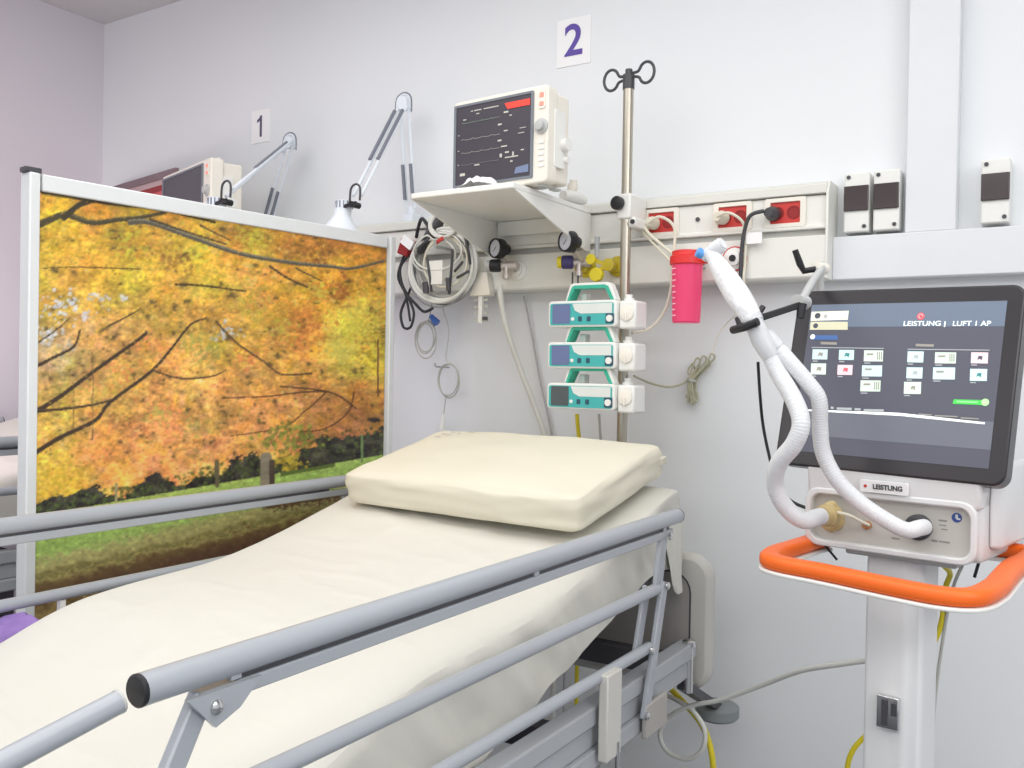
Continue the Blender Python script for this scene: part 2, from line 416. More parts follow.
# small white fittings lying at the back of the shelf
t = thing('plastic_connector', 'cluster of white plastic tube fittings at the right back corner of the monitor shelf', 'connector', (-1.265, -.13, SZ))
bm = nb(); tube(bm, [(-1.275, -.23, SZ + .02), (-1.268, -.18, SZ + .024), (-1.262, -.13, SZ + .02)], [.014, .02, .014], 12, smooth=4); obj('body', bm, WHITEP, t)
bm = nb(); lathe(bm, (-1.268, -.19, SZ + .04), (.3, -.2, 1), [(0, .014), (.012, .016), (.022, .011), (.03, .011)], 14); obj('spout', bm, CREAM, t)
bm = nb(); GP = []
for i in range(15):
    GP.append([bm.verts.new((-1.44 + .12 * i / 14 + .006 * noise.noise(V((i * .4, j * .5, 2))), -.522 + .05 * j / 6, SZ + .0015 + .032 * max(0, sin(pi * i / 14) * sin(pi * (j + 1) / 8)) * (1 + 1.1 * noise.noise(V((i * .45, j * .5, 7)))))) for j in range(7)])
for a, b in zip(GP, GP[1:]):
    for k in range(6): bm.faces.new((a[k], b[k], b[k + 1], a[k + 1]))
o = obj('paper_slip', bm, PAPER); tag(o, 'small crumpled white paper on the shelf in front of the lit monitor', 'paper'); origin(o, (-1.38, -.5, SZ))
# second monitor beyond the screen: stands on a second console shelf
sh2 = thing('monitor_shelf', 'white wall shelf hidden behind the screen under the far monitor', 'shelf', (-2.9, -.1, 1.85))
bm = nb(); bbox(bm, (-3.36, -.52, 1.845), (-2.52, -.1025, 1.86)); obj('shelf_board', bm, SHELFW, sh2, .003)
for xs in (-3.36, -2.526):
    bm = nb(); prism(bm, [(xs, -.5, 1.8445), (xs, -.1035, 1.8445), (xs, -.1035, 1.75), (xs, -.13, 1.75)], (.006, 0, 0)); obj('side_bracket', bm, SHELFW, sh2)
YM = radians(-17); EM = V((cos(YM), sin(YM), 0)); NM = V((sin(YM), -cos(YM), 0))
pm0 = V((-2.72, -.36, 1.86)); q0 = atP(162, 178, pm0, NM); q1 = atP(207, 167, pm0, NM); mc = (q0 + q1) / 2; mw = (q1 - q0).length + .03
patient_monitor(mc.x + .012 - mw / 2, mc.x + .012 + mw / 2, mc.y, 1.86, (q0.z + q1.z) / 2 - 1.86 + .012, .12, YM, 'cream patient monitor with blank dark screen showing above the picture screen', False)
ap = atP(182, 164, pm0 - NM * .05, NM); bm = nb(); cyl(bm, (ap.x, ap.y, mc.z + .008), (ap.x, ap.y, mc.z + .03), .005)
o = obj('antenna_stub', bm, BLACK); tag(o, 'tiny black stub standing on top of the far cream monitor', 'stub'); origin(o, (ap.x, ap.y, mc.z + .008))
# red striped board standing on the shelf, its right end behind the far monitor
pb = mc - EM * .2 - NM * .045
ta, tb = atP(116, 187, pb, NM), atP(179, 168, pb, NM)
t = thing('striped_board', 'red striped board with dark top edge standing left of the far monitor', 'board', ((ta.x + tb.x) / 2, (ta.y + tb.y) / 2, 1.86))
def strip(f0, f1, d, m, nm):
    a0, a1 = [V((p.x, p.y, 1.86)) for p in (ta, tb)]; ha, hb = ta.z - 1.86, tb.z - 1.86
    bm = nb(); prism(bm, [a0 + Z * ha * f0, a1 + Z * hb * f0, a1 + Z * hb * f1, a0 + Z * ha * f1], NM * d); obj(nm, bm, m, t)
strip(.91, 1, .014, MAUVE, 'dark_top_edge'); strip(.84, .91, .009, mat('panel_pale', (196, 170, 170), .6), 'pale_stripe')
strip(.76, .84, .009, REDD, 'dark_red_stripe'); strip(.58, .76, .010, PINKPANEL, 'pink_stripe'); strip(0, .58, .009, REDD, 'red_field')

# ------------------------------------------------------------------ angle-poise lamps
def lamp(bx, base_z, elbow, neck, label):
    t = thing('desk_lamp', label, 'lamp', (bx.x, bx.y, base_z), 'white spring arm lamps clamped to the console')
    e, n = V(elbow), V(neck)
    bm = nb(); bbox(bm, (bx.x - .02, bx.y - .02, base_z), (bx.x + .02, bx.y + .03, base_z + .03)); cyl(bm, (bx.x, bx.y, base_z + .03), (bx.x, bx.y, base_z + .055), .012, 14); obj('clamp', bm, LAMPW, t, .003)
    b = V((bx.x, bx.y, base_z + .05))
    def arm(p, q, nm, sp):
        d = (q - p); off = V((d.z, 0, -d.x)).normalized() * .017
        bm = nb()
        for s in (-1, 1): cyl(bm, p + off * s, q + off * s, .0055, 8)
        a = obj(nm, bm, LAMPW, t)
        bm = nb()
        for s in (-1, 1):
            lo, hi = sp; cyl(bm, p.lerp(q, lo) + off * s + V((0, -.009, 0)), p.lerp(q, hi) + off * s + V((0, -.009, 0)), .0062, 8)
        obj('spring', bm, SPRING, a)
    arm(b, e, 'lower_arm', (.08, .42)); arm(e, n, 'upper_arm', (.08, .62))
    bm = nb(); cyl(bm, e + V((0, -.014, 0)), e + V((0, .014, 0)), .022, 18)
    tube(bm, [e + V((-.03, 0, -.02)), e + V((-.026, 0, .018)), e + V((0, 0, .032)), e + V((.026, 0, .018)), e + V((.03, 0, -.02))], .0045, 8, smooth=4); obj('elbow', bm, LAMPW, t)
    bm = nb(); tube(bm, [e + V((-.034, -.002, -.03)), e + V((-.03, -.002, .02)), e + V((0, -.002, .037)), e + V((.03, -.002, .02)), e + V((.034, -.002, -.03))], .003, 6, smooth=4); obj('elbow_cable', bm, SPRING, t)
    h = n + V((-.045, -.01, -.055))
    bm = nb(); lathe(bm, h + V((0, 0, .045)), (-.12, 0, -1), [(0, .012), (.004, .026), (.05, .028), (.062, .034), (.085, .05), (.12, .072), (.14, .080), (.139, .075), (.09, .05), (.07, .03)], 28); s = obj('lamp_shade', bm, LAMPW, t)
    bm = nb()
    for k in range(14):
        a = 2 * pi * k / 14; c = h + V((cos(a) * .0275, sin(a) * .0275, .028)); box(bm, c, (.003, .003, .022), Matrix.Rotation(a, 3, 'Z'))
    obj('vent_slots', bm, SPRING, s)
    bm = nb(); tube(bm, [n + V((-.012, -.02, -.02)), n + V((-.008, -.02, .02)), n + V((.012, -.02, .033)), n + V((.03, -.02, .02)), n + V((.03, -.02, -.02))], .0035, 8, smooth=5); obj('cable_loop', bm, DGREY, t)
    bm = nb(); cyl(bm, n + V((-.03, -.026, -.035)), n + V((.02, -.026, -.028)), .006, 12); cyl(bm, n + V((0, -.03, -.03)), n + V((0, .01, -.03)), .010, 14); obj('neck_joint', bm, BLACK, t)
    return t
lamp(atY(411, 218, -.05), 1.911, atY(404, 104, -.10), atY(357, 196, -.30), 'white spring arm lamp clamped beside the monitor shelf, tallest lamp')
lamp(atY(268, 228, -.05), 1.911, atY(290, 143, -.10), atY(229, 193, -.56), 'white spring arm lamp under the number 1 sign, half behind screen')

# ------------------------------------------------------------------ IV pole
IX, IY = -1.096, -.19
iv = thing('iv_pole', 'steel drip pole with two dark looped hooks clamped to the console', 'drip pole', (IX, IY, .9))
bm = nb(); cyl(bm, (IX, IY, .9), (IX, IY, 2.205), .0145, 24); obj('pole', bm, STEEL, iv)
bm = nb(); cyl(bm, (IX, IY, 2.195), (IX, IY, 2.235), .0165, 18); cyl(bm, (IX, IY, 2.235), (IX, IY, 2.25), .010, 14); obj('collar', bm, DGREY, iv)
for s, dz in ((-1, -.004), (1, .002)):
    bm = nb(); c = V((IX + s * .068, IY, 2.232 + dz))
    K = .76; c = V((IX + s * .053, IY, 2.232 + dz)); pts = [c + V((s * -.042, 0, .005)), c + V((s * -.027, 0, .006))]
    pts += [c + V((-s * .03 * K * cos(a), 0, .038 * K * sin(a))) for a in [radians(25 + 310 * k / 14) for k in range(15)]]
    pts += [c + V((s * -.027, 0, -.008)), c + V((s * -.042, 0, -.005))]
    tube(bm, pts, .0042, 8, smooth=3); obj('looped_hook', bm, DGREY, iv)
bm = nb(); bbox(bm, (IX - .021, IY - .018, 1.835), (IX + .021, -.101, 1.905)); bbox(bm, (IX + .0, IY - .008, 1.812), (IX + .032, -.101, 1.84)); obj('rail_clamp', bm, WHITEP, iv, .005)
bm = nb(); lathe(bm, (IX - .012, IY - .016, 1.877), (-.1, -1, 0), [(0, .011), (.006, .011), (.007, .019), (.02, .019), (.023, .014)], 20); lathe(bm, (IX + .024, IY - .006, 1.825), (.3, -1, 0), [(0, .004), (.012, .007)], 10); pieces('clamp_knob', bm, BLACK, iv)

# ------------------------------------------------------------------ infusion pumps
def pump(z0, label, scr, first=None):
    O = V((IX, IY - .09, z0)); yf = O.y - .06
    t = thing('infusion_pump', label, 'infusion pump', O, 'infusion pumps stacked on the drip pole')
    x0, x1 = -1.252, -1.047
    w = x1 - x0; xc = (x0 + x1) / 2; h = .070; zc = z0 + h / 2
    bm = nb(); prism(bm, [(xc + a, yf, zc + c) for a, c in rrect(w, h, .010)], (0, .12, 0)); obj('casing', bm, WHITEP, t, .003)
    bm = nb(); bbox(bm, (x1 + .0005, yf + .012, z0 - .006), (-.998, yf + .085, z0 + h - .002)); cl = obj('clamp_block', bm, WHITEP, t, .006)
    bm = nb(); lathe(bm, (-1.023, yf + .0115, zc), (0, -1, 0), [(0, .02), (.003, .02), (.004, .017)], 20); box(bm, (-1.023, yf + .006, zc - .01), (.005, .006, .022)); obj('clamp_dial', bm, CREAM, cl, .001)
    bm = nb(); lathe(bm, (-1.035, yf + .05, z0 + h - .002), (0, 0, 1), [(0, .014), (.008, .014), (.009, .009), (.018, .009)], 14); obj('top_knob', bm, WHITEP, cl)
    bm = nb(); plate(bm, (xc - .001, yf - .0002, zc - .001), X, Z, w * .93, h * .83, .006, .0012); fp = obj('front_panel', bm, GREEN2, t)
    bm = nb(); prism(bm, [(xc - .028, yf - .0015, z0 + h * .88), (xc + w * .44, yf - .0015, z0 + h * .88), (xc + w * .44, yf - .0015, z0 + h * .50), (xc - .002, yf - .0015, z0 + h * .50), (xc - .02, yf - .0015, z0 + h * .62)], (0, -.0008, 0)); obj('label_strip', bm, mat('pump_label', (220, 226, 222), .5), fp)
    bm = nb(); plate(bm, (xc - w * .30, yf - .0015, zc), X, Z, .054, .052, .003, .0012); obj('display', bm, scr, fp)
    bm = nb()
    for dx in (.004, .030): plate(bm, (xc + dx - .008, yf - .0015, z0 + h * .30), X, Z, .011, .013, .002, .0012)
    plate(bm, (xc + w * .41, yf - .0015, z0 + h * .30), X, Z, .024, .026, .002, .001); pieces('button', bm, mat('pump_button', (48, 86, 104), .4), fp)
    bm = nb(); cyl(bm, (xc + w * .41, yf - .0025, z0 + h * .30), (xc + w * .41, yf - .006, z0 + h * .30), .009, 16); cyl(bm, (xc - .026, yf - .0015, z0 + h * .30), (xc - .026, yf - .003, z0 + h * .30), .005, 12); pieces('round_button', bm, WHITEP, fp)
    # carrying handle: white outer arch lined with green
    def arch(inset, yy0, yy1, thick):
        p = []
        o = [(-.066 + inset, 0), (-.052 + inset, .043 - inset), (-.044 + inset, .048 - inset), (.060 - inset, .048 - inset), (.070 - inset, .043 - inset), (.088 - inset, 0)]
        i = [(.088 - inset - thick * 1.6, 0), (.069 - inset - thick * 1.3, .045 - inset - thick), (-.050 + inset + thick, .045 - inset - thick), (-.066 + inset + thick, 0)]
        bm = nb(); prism(bm, [(xc + .008 + a, yy0, z0 + h + .0003 + c) for a, c in o + i], (0, yy1 - yy0, 0)); return bm
    hd = obj('handle', arch(0, yf + .012, yf + .04, .008), WHITEP, t, .002)
    obj('handle_lining', arch(.0065, yf + .010, yf + .05, .006), GREEN, hd)
    bm = nb(); bbox(bm, (xc - .028, yf + .045, z0 + h + .0003), (xc - .012, yf + .075, z0 + h + .024)); obj('syringe_plunger_block', bm, WHITEP, t, .002)
    return t
pump(1.531, 'green and white infusion pump, top of three on the pole', PSCR)
pump(1.420, 'green and white infusion pump, middle of three on the pole', PSCR)
pump(1.310, 'green and white infusion pump, lowest on the pole with dark display', PSCRD)

# ------------------------------------------------------------------ suction canister
KX, KY = -.914, -.19
t = thing('suction_canister', 'pink translucent suction jar with red lid hanging under the console sockets', 'suction jar', (KX, KY, 1.54))
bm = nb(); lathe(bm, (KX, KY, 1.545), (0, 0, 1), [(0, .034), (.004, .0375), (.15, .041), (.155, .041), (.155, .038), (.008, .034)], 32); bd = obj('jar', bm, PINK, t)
bm = nb()
for k in range(9):
    a0 = radians(-128); z = 1.565 + .0155 * k; L = .30 if k % 2 == 0 else .2
    for j in range(5):
        a = a0 - L / 2 + L * j / 4; r = .0379 + .0034 * (z - 1.545) / .155; box(bm, (KX + cos(a) * (r + .0003), KY + sin(a) * (r + .0003), z), (.0014, .0045, .0028), Matrix.Rotation(a, 3, 'Z'))
obj('graduations', bm, GRAD, bd)
bm = nb(); lathe(bm, (KX, KY, 1.700), (0, 0, 1), [(0, .044), (.002, .0465), (.022, .0465), (.024, .043), (.028, .041), (.036, .041), (.038, .037)], 32); ld = obj('lid', bm, REDL, t)
bm = nb(); lathe(bm, (KX + .045, KY, 1.712), (1, -.2, -.2), [(0, .009), (.018, .009), (.02, .006)], 14); obj('lid_port', bm, REDL, ld)
bm = nb(); bbox(bm, (KX - .02, KY + .046, 1.70), (KX + .02, -.101, 1.735)); obj('wall_bracket', bm, GREYP, t, .002)

# ------------------------------------------------------------------ regulators
def regulator(gx, gz, kx, kz, knob, bodym, label, y0=-.1, GY=-.15):
    t = thing('gas_regulator', label, 'gas regulator', (gx + .03, y0, gz - .06))
    bm = nb(); lathe(bm, (gx, GY, gz), (-.35, -1, 0), [(0, .028), (.004, .031), (.026, .031), (.03, .030), (.03, .026), (.026, .026)], 26); lathe(bm, (gx + .004, GY, gz), (.2, 1, 0), [(0, .02), (.018, .016)], 16); gg = obj('pressure_gauge', bm, BLACK, t)
    d = V((-.35, -1, 0)).normalized()
    bm = nb(); lathe(bm, V((gx, GY, gz)) + d * .0262, d, [(0, .0258), (.001, .0258)], 24); obj('dial_face', bm, GAUGE, gg)
    bm = nb(); bar(bm, V((gx - .006, GY, gz - .010)) + d * .0285, V((gx + .007, GY, gz + .008)) + d * .0285, .0016, .001); obj('needle', bm, DGREY, gg)
    bm = nb(); lathe(bm, (kx + .03, -.16, kz), (-1, -.35, 0), [(0, .014), (.004, .02), (.03, .02), (.034, .018)], 20); kn = obj('control_knob', bm, knob[0], t)
    bm = nb(); lathe(bm, V((kx + .03, -.16, kz)) + V((-1, -.35, 0)).normalized() * .0342, (-1, -.35, 0), [(0, .018), (.012, .017), (.014, .012)], 20); obj('knob_cap', bm, knob[1], kn)
    bm = nb(); cyl(bm, (gx + .006, GY, gz - .028), (gx + .012, -.155, kz), .006, 12); cyl(bm, (kx + .025, -.155, kz), (kx + .075, -.14, kz), .014, 16); cyl(bm, (kx + .062, -.14, kz), (kx + .062, -.119, kz), .011, 14)
    cyl(bm, (kx + .045, -.155, kz), (kx + .045, -.155, kz - .042), .008, 14); lathe(bm, (kx + .045, -.155, kz - .028), (0, 0, -1), [(0, .011), (.012, .011), (.014, .007)], 14)
    obj('valve_body', bm, bodym, t)
    return t
regulator(-1.530, 1.784, -1.556, 1.732, (BLACK, GREYP), mat('nickel', (196, 188, 182), .3, metal=.5), 'vacuum regulator with round dial and black knob, at left end of shelf')
r2 = regulator(-1.258, 1.782, -1.305, 1.73, (BLUEK, YEL), mat('nickel', (0, 0, 0)), 'gas regulator with round dial and yellow knob above the top pump', GY=-.20)
bm = nb(); lathe(bm, (-1.262, -.119, 1.722), (0, -1, 0), [(0, .02), (.01, .02), (.014, .024), (.02, .024), (.022, .016)], 8); o = obj('coupling_nut', bm, YELD, r2)
bm = nb(); pts = [(-1.276, -.163, 1.70), (-1.276, -.163, 1.665), (-1.258, -.163, 1.665), (-1.258, -.163, 1.70)]; tube(bm, pts, .0028, 8); obj('hanging_clip', bm, DGREY, r2)
t = thing('gas_flow_valve', 'yellow three lobed gas valve plugged into console left of drip pole', 'gas valve', (-1.19, -.12, 1.70))
bm = nb(); cyl(bm, (-1.219, -.15, 1.735), (-1.219, -.165, 1.735), .016, 8); cyl(bm, (-1.199, -.15, 1.69), (-1.199, -.17, 1.69), .021, 8); pieces('knob', bm, YEL, t, .002)
bm = nb(); lathe(bm, (-1.166, -.119, 1.718), (0, -1, 0), [(0, .012), (.02, .012), (.022, .019), (.036, .019), (.038, .014)], 10); obj('coupling', bm, YELD, t)
bm = nb(); bar(bm, (-1.219, -.15, 1.735), (-1.168, -.15, 1.718), .012, .012); bar(bm, (-1.199, -.15, 1.70), (-1.172, -.15, 1.718), .012, .012); obj('stem', bm, YELD, t)
bm = nb(); cyl(bm, (-1.204, -.152, 1.74), (-1.204, -.152, 1.80), .006, 10, .008); obj('flow_tube', bm, mat('clear_grey', (205, 208, 212), .2, trans=.4), t)

# ------------------------------------------------------------------ breaker boxes
def breaker(xc, label, w=.062):
    t = thing('breaker_box', label, 'breaker box', (xc, 0, 1.78), 'white breaker boxes on the wall')
    bm = nb(); plate(bm, (xc, -.0005, 1.856), X, Z, w, .152, .004, .055); obj('casing', bm, WHITEP, t, .004)
    bm = nb(); plate(bm, (xc, -.0558, 1.866), X, Z, w * .98, .064, .002, .006); obj('dark_window', bm, WIN, t, .002)
    bm = nb()
    for a, c in ((-.02, 1.921), (.02, 1.794)): cyl(bm, (xc + a, -.0556, c), (xc + a, -.0585, c), .005, 12)
    pieces('cover_screw', bm, DGREY, t)
    return t
b0 = breaker(-.514, 'white breaker box beside the console end, left one of adjoining pair')
def more(src, dx, label):
    c = copy_tree(src); c.location.x += dx; c['label'] = label; return c
more(b0, .072, 'white breaker box, right one of adjoining pair by the vertical duct')
more(b0, .315, 'white breaker box on the right of the vertical duct')

# ------------------------------------------------------------------ hospital beds
def bed(dx, dz, label, near=True):
    t = thing('hospital_bed', label, 'bed', (dx - 1.27, -1.4, 0), 'hospital beds')
    D = V((dx, 0, dz))
    def side_rail(x, s, label):
        sub = []
        bm = nb(); tube(bm, [D + V((x, -1.942, 1.0865)), D + V((x, -.572 if s > 0 else -.52, 1.0905))], .0165, 20)
        r = obj('side_rail', bm, RAIL, t)
        def part(nm, bm, m=RAIL, bv=0): return obj(nm, bm, m, r, bv)
        for yy, q in ((-1.942, -1), (-.572 if s > 0 else -.52, 1)):
            bm = nb(); lathe(bm, D + V((x, yy, 1.0865 if q < 0 else 1.0905)), (0, q, 0), [(0, .0166), (.003, .0166), (.0045, .015), (.0048, .006)], 22); part('end_cap', bm, BLACK)
        bm = nb(); bar(bm, D + V((x, -1.875, 1.0575)), D + V((x, -.615 if s > 0 else -.53, 1.0605)), .018, .017)
        part('support_bar', bm, RAIL, .002)
        bm = nb(); bbox(bm, D + V((x - .005, -1.82, 1.067)), D + V((x + .005, -.63, 1.0745))); part('shade_strip', bm, DGREY)  # dark strip standing in for the shade between tube and support bar
        bm = nb()
        for yy in (-1.83, -1.2, -.66): box(bm, D + V((x + s * .006, yy, 1.0725)), (.006, .014, .008))
        pieces('rail_clip', bm, RAIL, r)
        zm = .947 if s > 0 else .932
        bm = nb(); cyl(bm, D + V((x, -1.9, zm)), D + V((x, -.655, zm)), .0125, 16); part('middle_bar', bm)
        bm = nb(); cyl(bm, D + V((x, -1.98, .830)), D + V((x, -.715, .830)), .0115, 16); part('lower_bar', bm)
        # head end post: straight upper piece, slanted lower piece
        sh_ = -.014 if s > 0 else .085
        bm = nb(); bar(bm, D + V((x, -.640 + sh_, 1.055)), D + V((x, -.664 + sh_, .945)), .012, .034); bar(bm, D + V((x + .008 * s, -.66, .96)), D + V((x + .008 * s, -.750, .69)), .012, .028); bar(bm, D + V((x - .014 * s, -.70, .955)), D + V((x - .014 * s, -.75, .82)), .01, .03); part('end_post', bm, RAIL, .003)
        bm = nb(); bar(bm, D + V((x, -1.868, 1.062)), D + V((x, -2.07, .69)), .014, .026); part('end_post', bm, RAIL, .003)
        bm = nb(); prism(bm, [D + V((x + .010 * s, yy, zz)) for yy, zz in ((-1.898, 1.066), (-1.80, 1.066), (-1.83, 1.04), (-1.862, 1.028))], (.006 * s, 0, 0)); part('hinge_plate', bm, RAIL)
        bm = nb()
        for yy, zz in ((-1.862, 1.05), (-.66, .952), (-.735, .83), (-.65 if s > 0 else -.56, 1.057), (-.755, .70)):
            lathe(bm, D + V((x + .015 * s, yy, zz)), (s, 0, 0), [(0, .008), (.004, .008), (.007, .004)], 12)
        pieces('bolt', bm, CHROME, r)
        bm = nb(); box(bm, D + V((x + .014 * s, -.925, .755)), (.02, .062, .165)); br = part('latch_bracket', bm, HEADB, .003)
        bm = nb(); cyl(bm, D + V((x + .024 * s, -.91, .70)), D + V((x + .024 * s, -.91, .64)), .004, 10); obj('latch_pin', bm, CHROME, br)
        bm = nb(); box(bm, D + V((x + .01 * s, -.70, .685)), (.012, .11, .07)); part('lower_bracket', bm, HEADB2, .003)
        # foot-end rail, inclined
        bm = nb(); cyl(bm, D + V((x, -1.966, 1.0815)), D + V((x, -2.40, 1.002)), .0115, 18); fr = obj('foot_side_rail', bm, RAIL, t)
        bm = nb(); lathe(bm, D + V((x, -1.966, 1.0815)), (0, 1, .18), [(0, .0118), (.003, .0118), (.0035, .0105)], 16); obj('end_cap', bm, GREYP, fr)
        for yy in (-2.08, -2.35):
            bm = nb(); bar(bm, D + V((x, yy, 1.06 + (yy + 2.08) * .17)), D + V((x, yy, .70)), .012, .024); obj('rail_post', bm, RAIL, fr)
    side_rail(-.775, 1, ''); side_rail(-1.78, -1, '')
    if near:
        bm = nb(); bar(bm, D + V((-1.78, -1.405, .92)), D + V((-1.78, -1.405, .70)), .012, .012); obj('rail_strut', bm, WHITEP, t)
    for x, s in ((-.80, 1), (-1.755, -1)):
        bm = nb(); bbox(bm, D + V((x - .02, -2.38, .735)), D + V((x + .02, -.42, .772))); bbox(bm, D + V((x - .012, -2.38, .69)), D + V((x + .012, -.42, .735))); bbox(bm, D + V((x - .024, -2.38, .655)), D + V((x + .022, -.64, .69)))
        obj('side_beam', bm, FRAME, t, .004)
    bm = nb()
    for yy in (-2.36, -1.6, -1.0, -.45): bbox(bm, D + V((-1.735, yy - .02, .69)), D + V((-.82, yy + .02, .74)))
    pieces('cross_beam', bm, DARK, t, .004)
    bm = nb(); bbox(bm, D + V((-1.70, -2.3, .765)), D + V((-.86, -1.16, .785)))
    prism(bm, [D + V((-1.70, -1.15, .765)), D + V((-1.70, -.44, .945)), D + V((-1.70, -.44, .965)), D + V((-1.70, -1.15, .785))], (.84, 0, 0)); obj('mattress_platform', bm, DARK, t)
    bm = nb()
    for yy in (-1.9, -.85):
        bbox(bm, D + V((-1.35, yy - .06, .30 - dz)), D + V((-1.19, yy + .06, .69)))
    pieces('lifting_column', bm, DARK, t, .006)
    bm = nb()
    for x in (-1.66, -.88): bbox(bm, (dx + x - .03, -2.3, .20), (dx + x + .03, -.42, .26))
    for yy in (-1.9, -.85): bbox(bm, (dx - 1.63, yy - .04, .24), (dx - .91, yy + .04, .31))
    pieces('base_beam', bm, DARK, t, .005)
    bm = nb(); bbox(bm, D + V((-1.25, -1.32, .60)), D + V((-.95, -1.12, .70))); bbox(bm, D + V((-1.15, -1.7, .62)), D + V((-1.05, -1.3, .68))); pieces('drive_motor', bm, BLACK, t, .01)
    for x in (-1.66, -.88):
        for yy in (-2.25, -.47):
            bm = nb(); cyl(bm, (dx + x - .022, yy, .076), (dx + x + .022, yy, .076), .075, 24); bbox(bm, (dx + x - .028, yy - .02, .08), (dx + x + .028, yy + .02, .20)); obj('caster', bm, LEGM, t, .004)
    # headboard: moulded panel with rounded corners and raised rim
    for yb, nm in ((-.375, 'headboard'), (-2.46, 'footboard')):
        bm = nb(); W = .985; H = .335
        pts = [(a, c) for a, c in rrect(W, H, .06, 8)]
        prism(bm, [D + V((-1.256 + a, yb, .80 + c)) for a, c in pts], (0, .045, 0)); hb = obj(nm, bm, HEADB, t, .014)
        bm = nb(); ringplate(bm, D + V((-1.256, yb - .001, .79)), X, Z, W - .10, H - .07, .05, W - .108, H - .078, .046, .0015); obj('inset_line', bm, DARK, hb)
        bm = nb(); plate(bm, D + V((-1.256, yb - .0005, .79)), X, Z, W - .109, H - .079, .046, .0005); obj('inset_panel', bm, HEADB2, hb)
    for x in (-.79, -1.75):
        bm = nb(); cyl(bm, D + V((x, -.445, .655)), D + V((x, -.445, .765)), .011, 14); lathe(bm, D + V((x, -.445, .765)), (0, 0, 1), [(0, .016), (.012, .016), (.016, .01)], 14); box(bm, D + V((x - .02 * (1 if x > -1 else -1), -.445, .757)), (.035, .02, .02)); obj('headboard_pin', bm, CHROME, t)
    for x, s in ((-.80, 1), (-1.73, -1)):
        bm = nb(); lathe(bm, D + V((x, -.21, .515)), (0, 0, 1), [(0, .035), (.006, .05), (.012, .056), (.034, .056), (.04, .05), (.044, .03)], 28); bp = obj('wall_bumper', bm, RUBBER, t)
        bm = nb(); bar(bm, D + V((x, -.45, .67)), D + V((x, -.215, .548)), .03, .02); obj('bumper_arm', bm, DGREY, bp)
    return t
bed(0, 0, 'grey hospital bed with raised side rails in front of picture screen')
bed(-1.86, .09, 'grey hospital bed with side rails beyond the picture screen, mostly hidden', False)

# mattress and sheet
def ztop(y):
    n = y + 2.5
    P = [(-.2, .85), (.7, .862), (.88, .882), (.96, .912), (1.02, .939), (1.147, .955), (1.4, .967), (1.564, .998), (1.753, 1.048), (1.83, 1.069), (2.0, 1.116), (2.09, 1.136), (2.3, 1.141)]
    for (a, b), (c, d) in zip(P, P[1:]):
        if a <= n <= c:
            t = (n - a) / (c - a); t = t; return b + (d - b) * t
    return .9
def ztops(y): return sum(ztop(y + k * .03) for k in (-2, -1, 0, 1, 2)) / 5
def mattress(dx, dz, label):
    bm = nb(); R = []
    ys = [-2.38 + (1.95) * k / 30 for k in range(31)]
    for y in ys:
        zt = ztops(y) - .014 + dz; zb = zt - .13
        R.append([bm.verts.new((dx + x, y, z)) for x, z in ((-1.655, zb), (-1.675, zb + .02), (-1.675, zt - .03), (-1.65, zt), (-.88, zt), (-.855, zt - .03), (-.855, zb + .02), (-.875, zb))])
    for a, b in zip(R, R[1:]):
        for k in range(8): bm.faces.new((a[k], a[(k + 1) % 8], b[(k + 1) % 8], b[k]))
    bm.faces.new(R[0]); bm.faces.new(R[-1][::-1])
    o = obj('mattress', bm, mat('mattress_cover', (206, 204, 198), .7)); tag(o, label, 'mattress', 'bed mattresses'); origin(o, (dx - 1.26, -1.4, .77 + dz)); return o
mattress(0, 0, 'thick mattress with raised head end under the cream sheet')
mattress(-1.86, .09, 'mattress on the far bed beyond the picture screen')

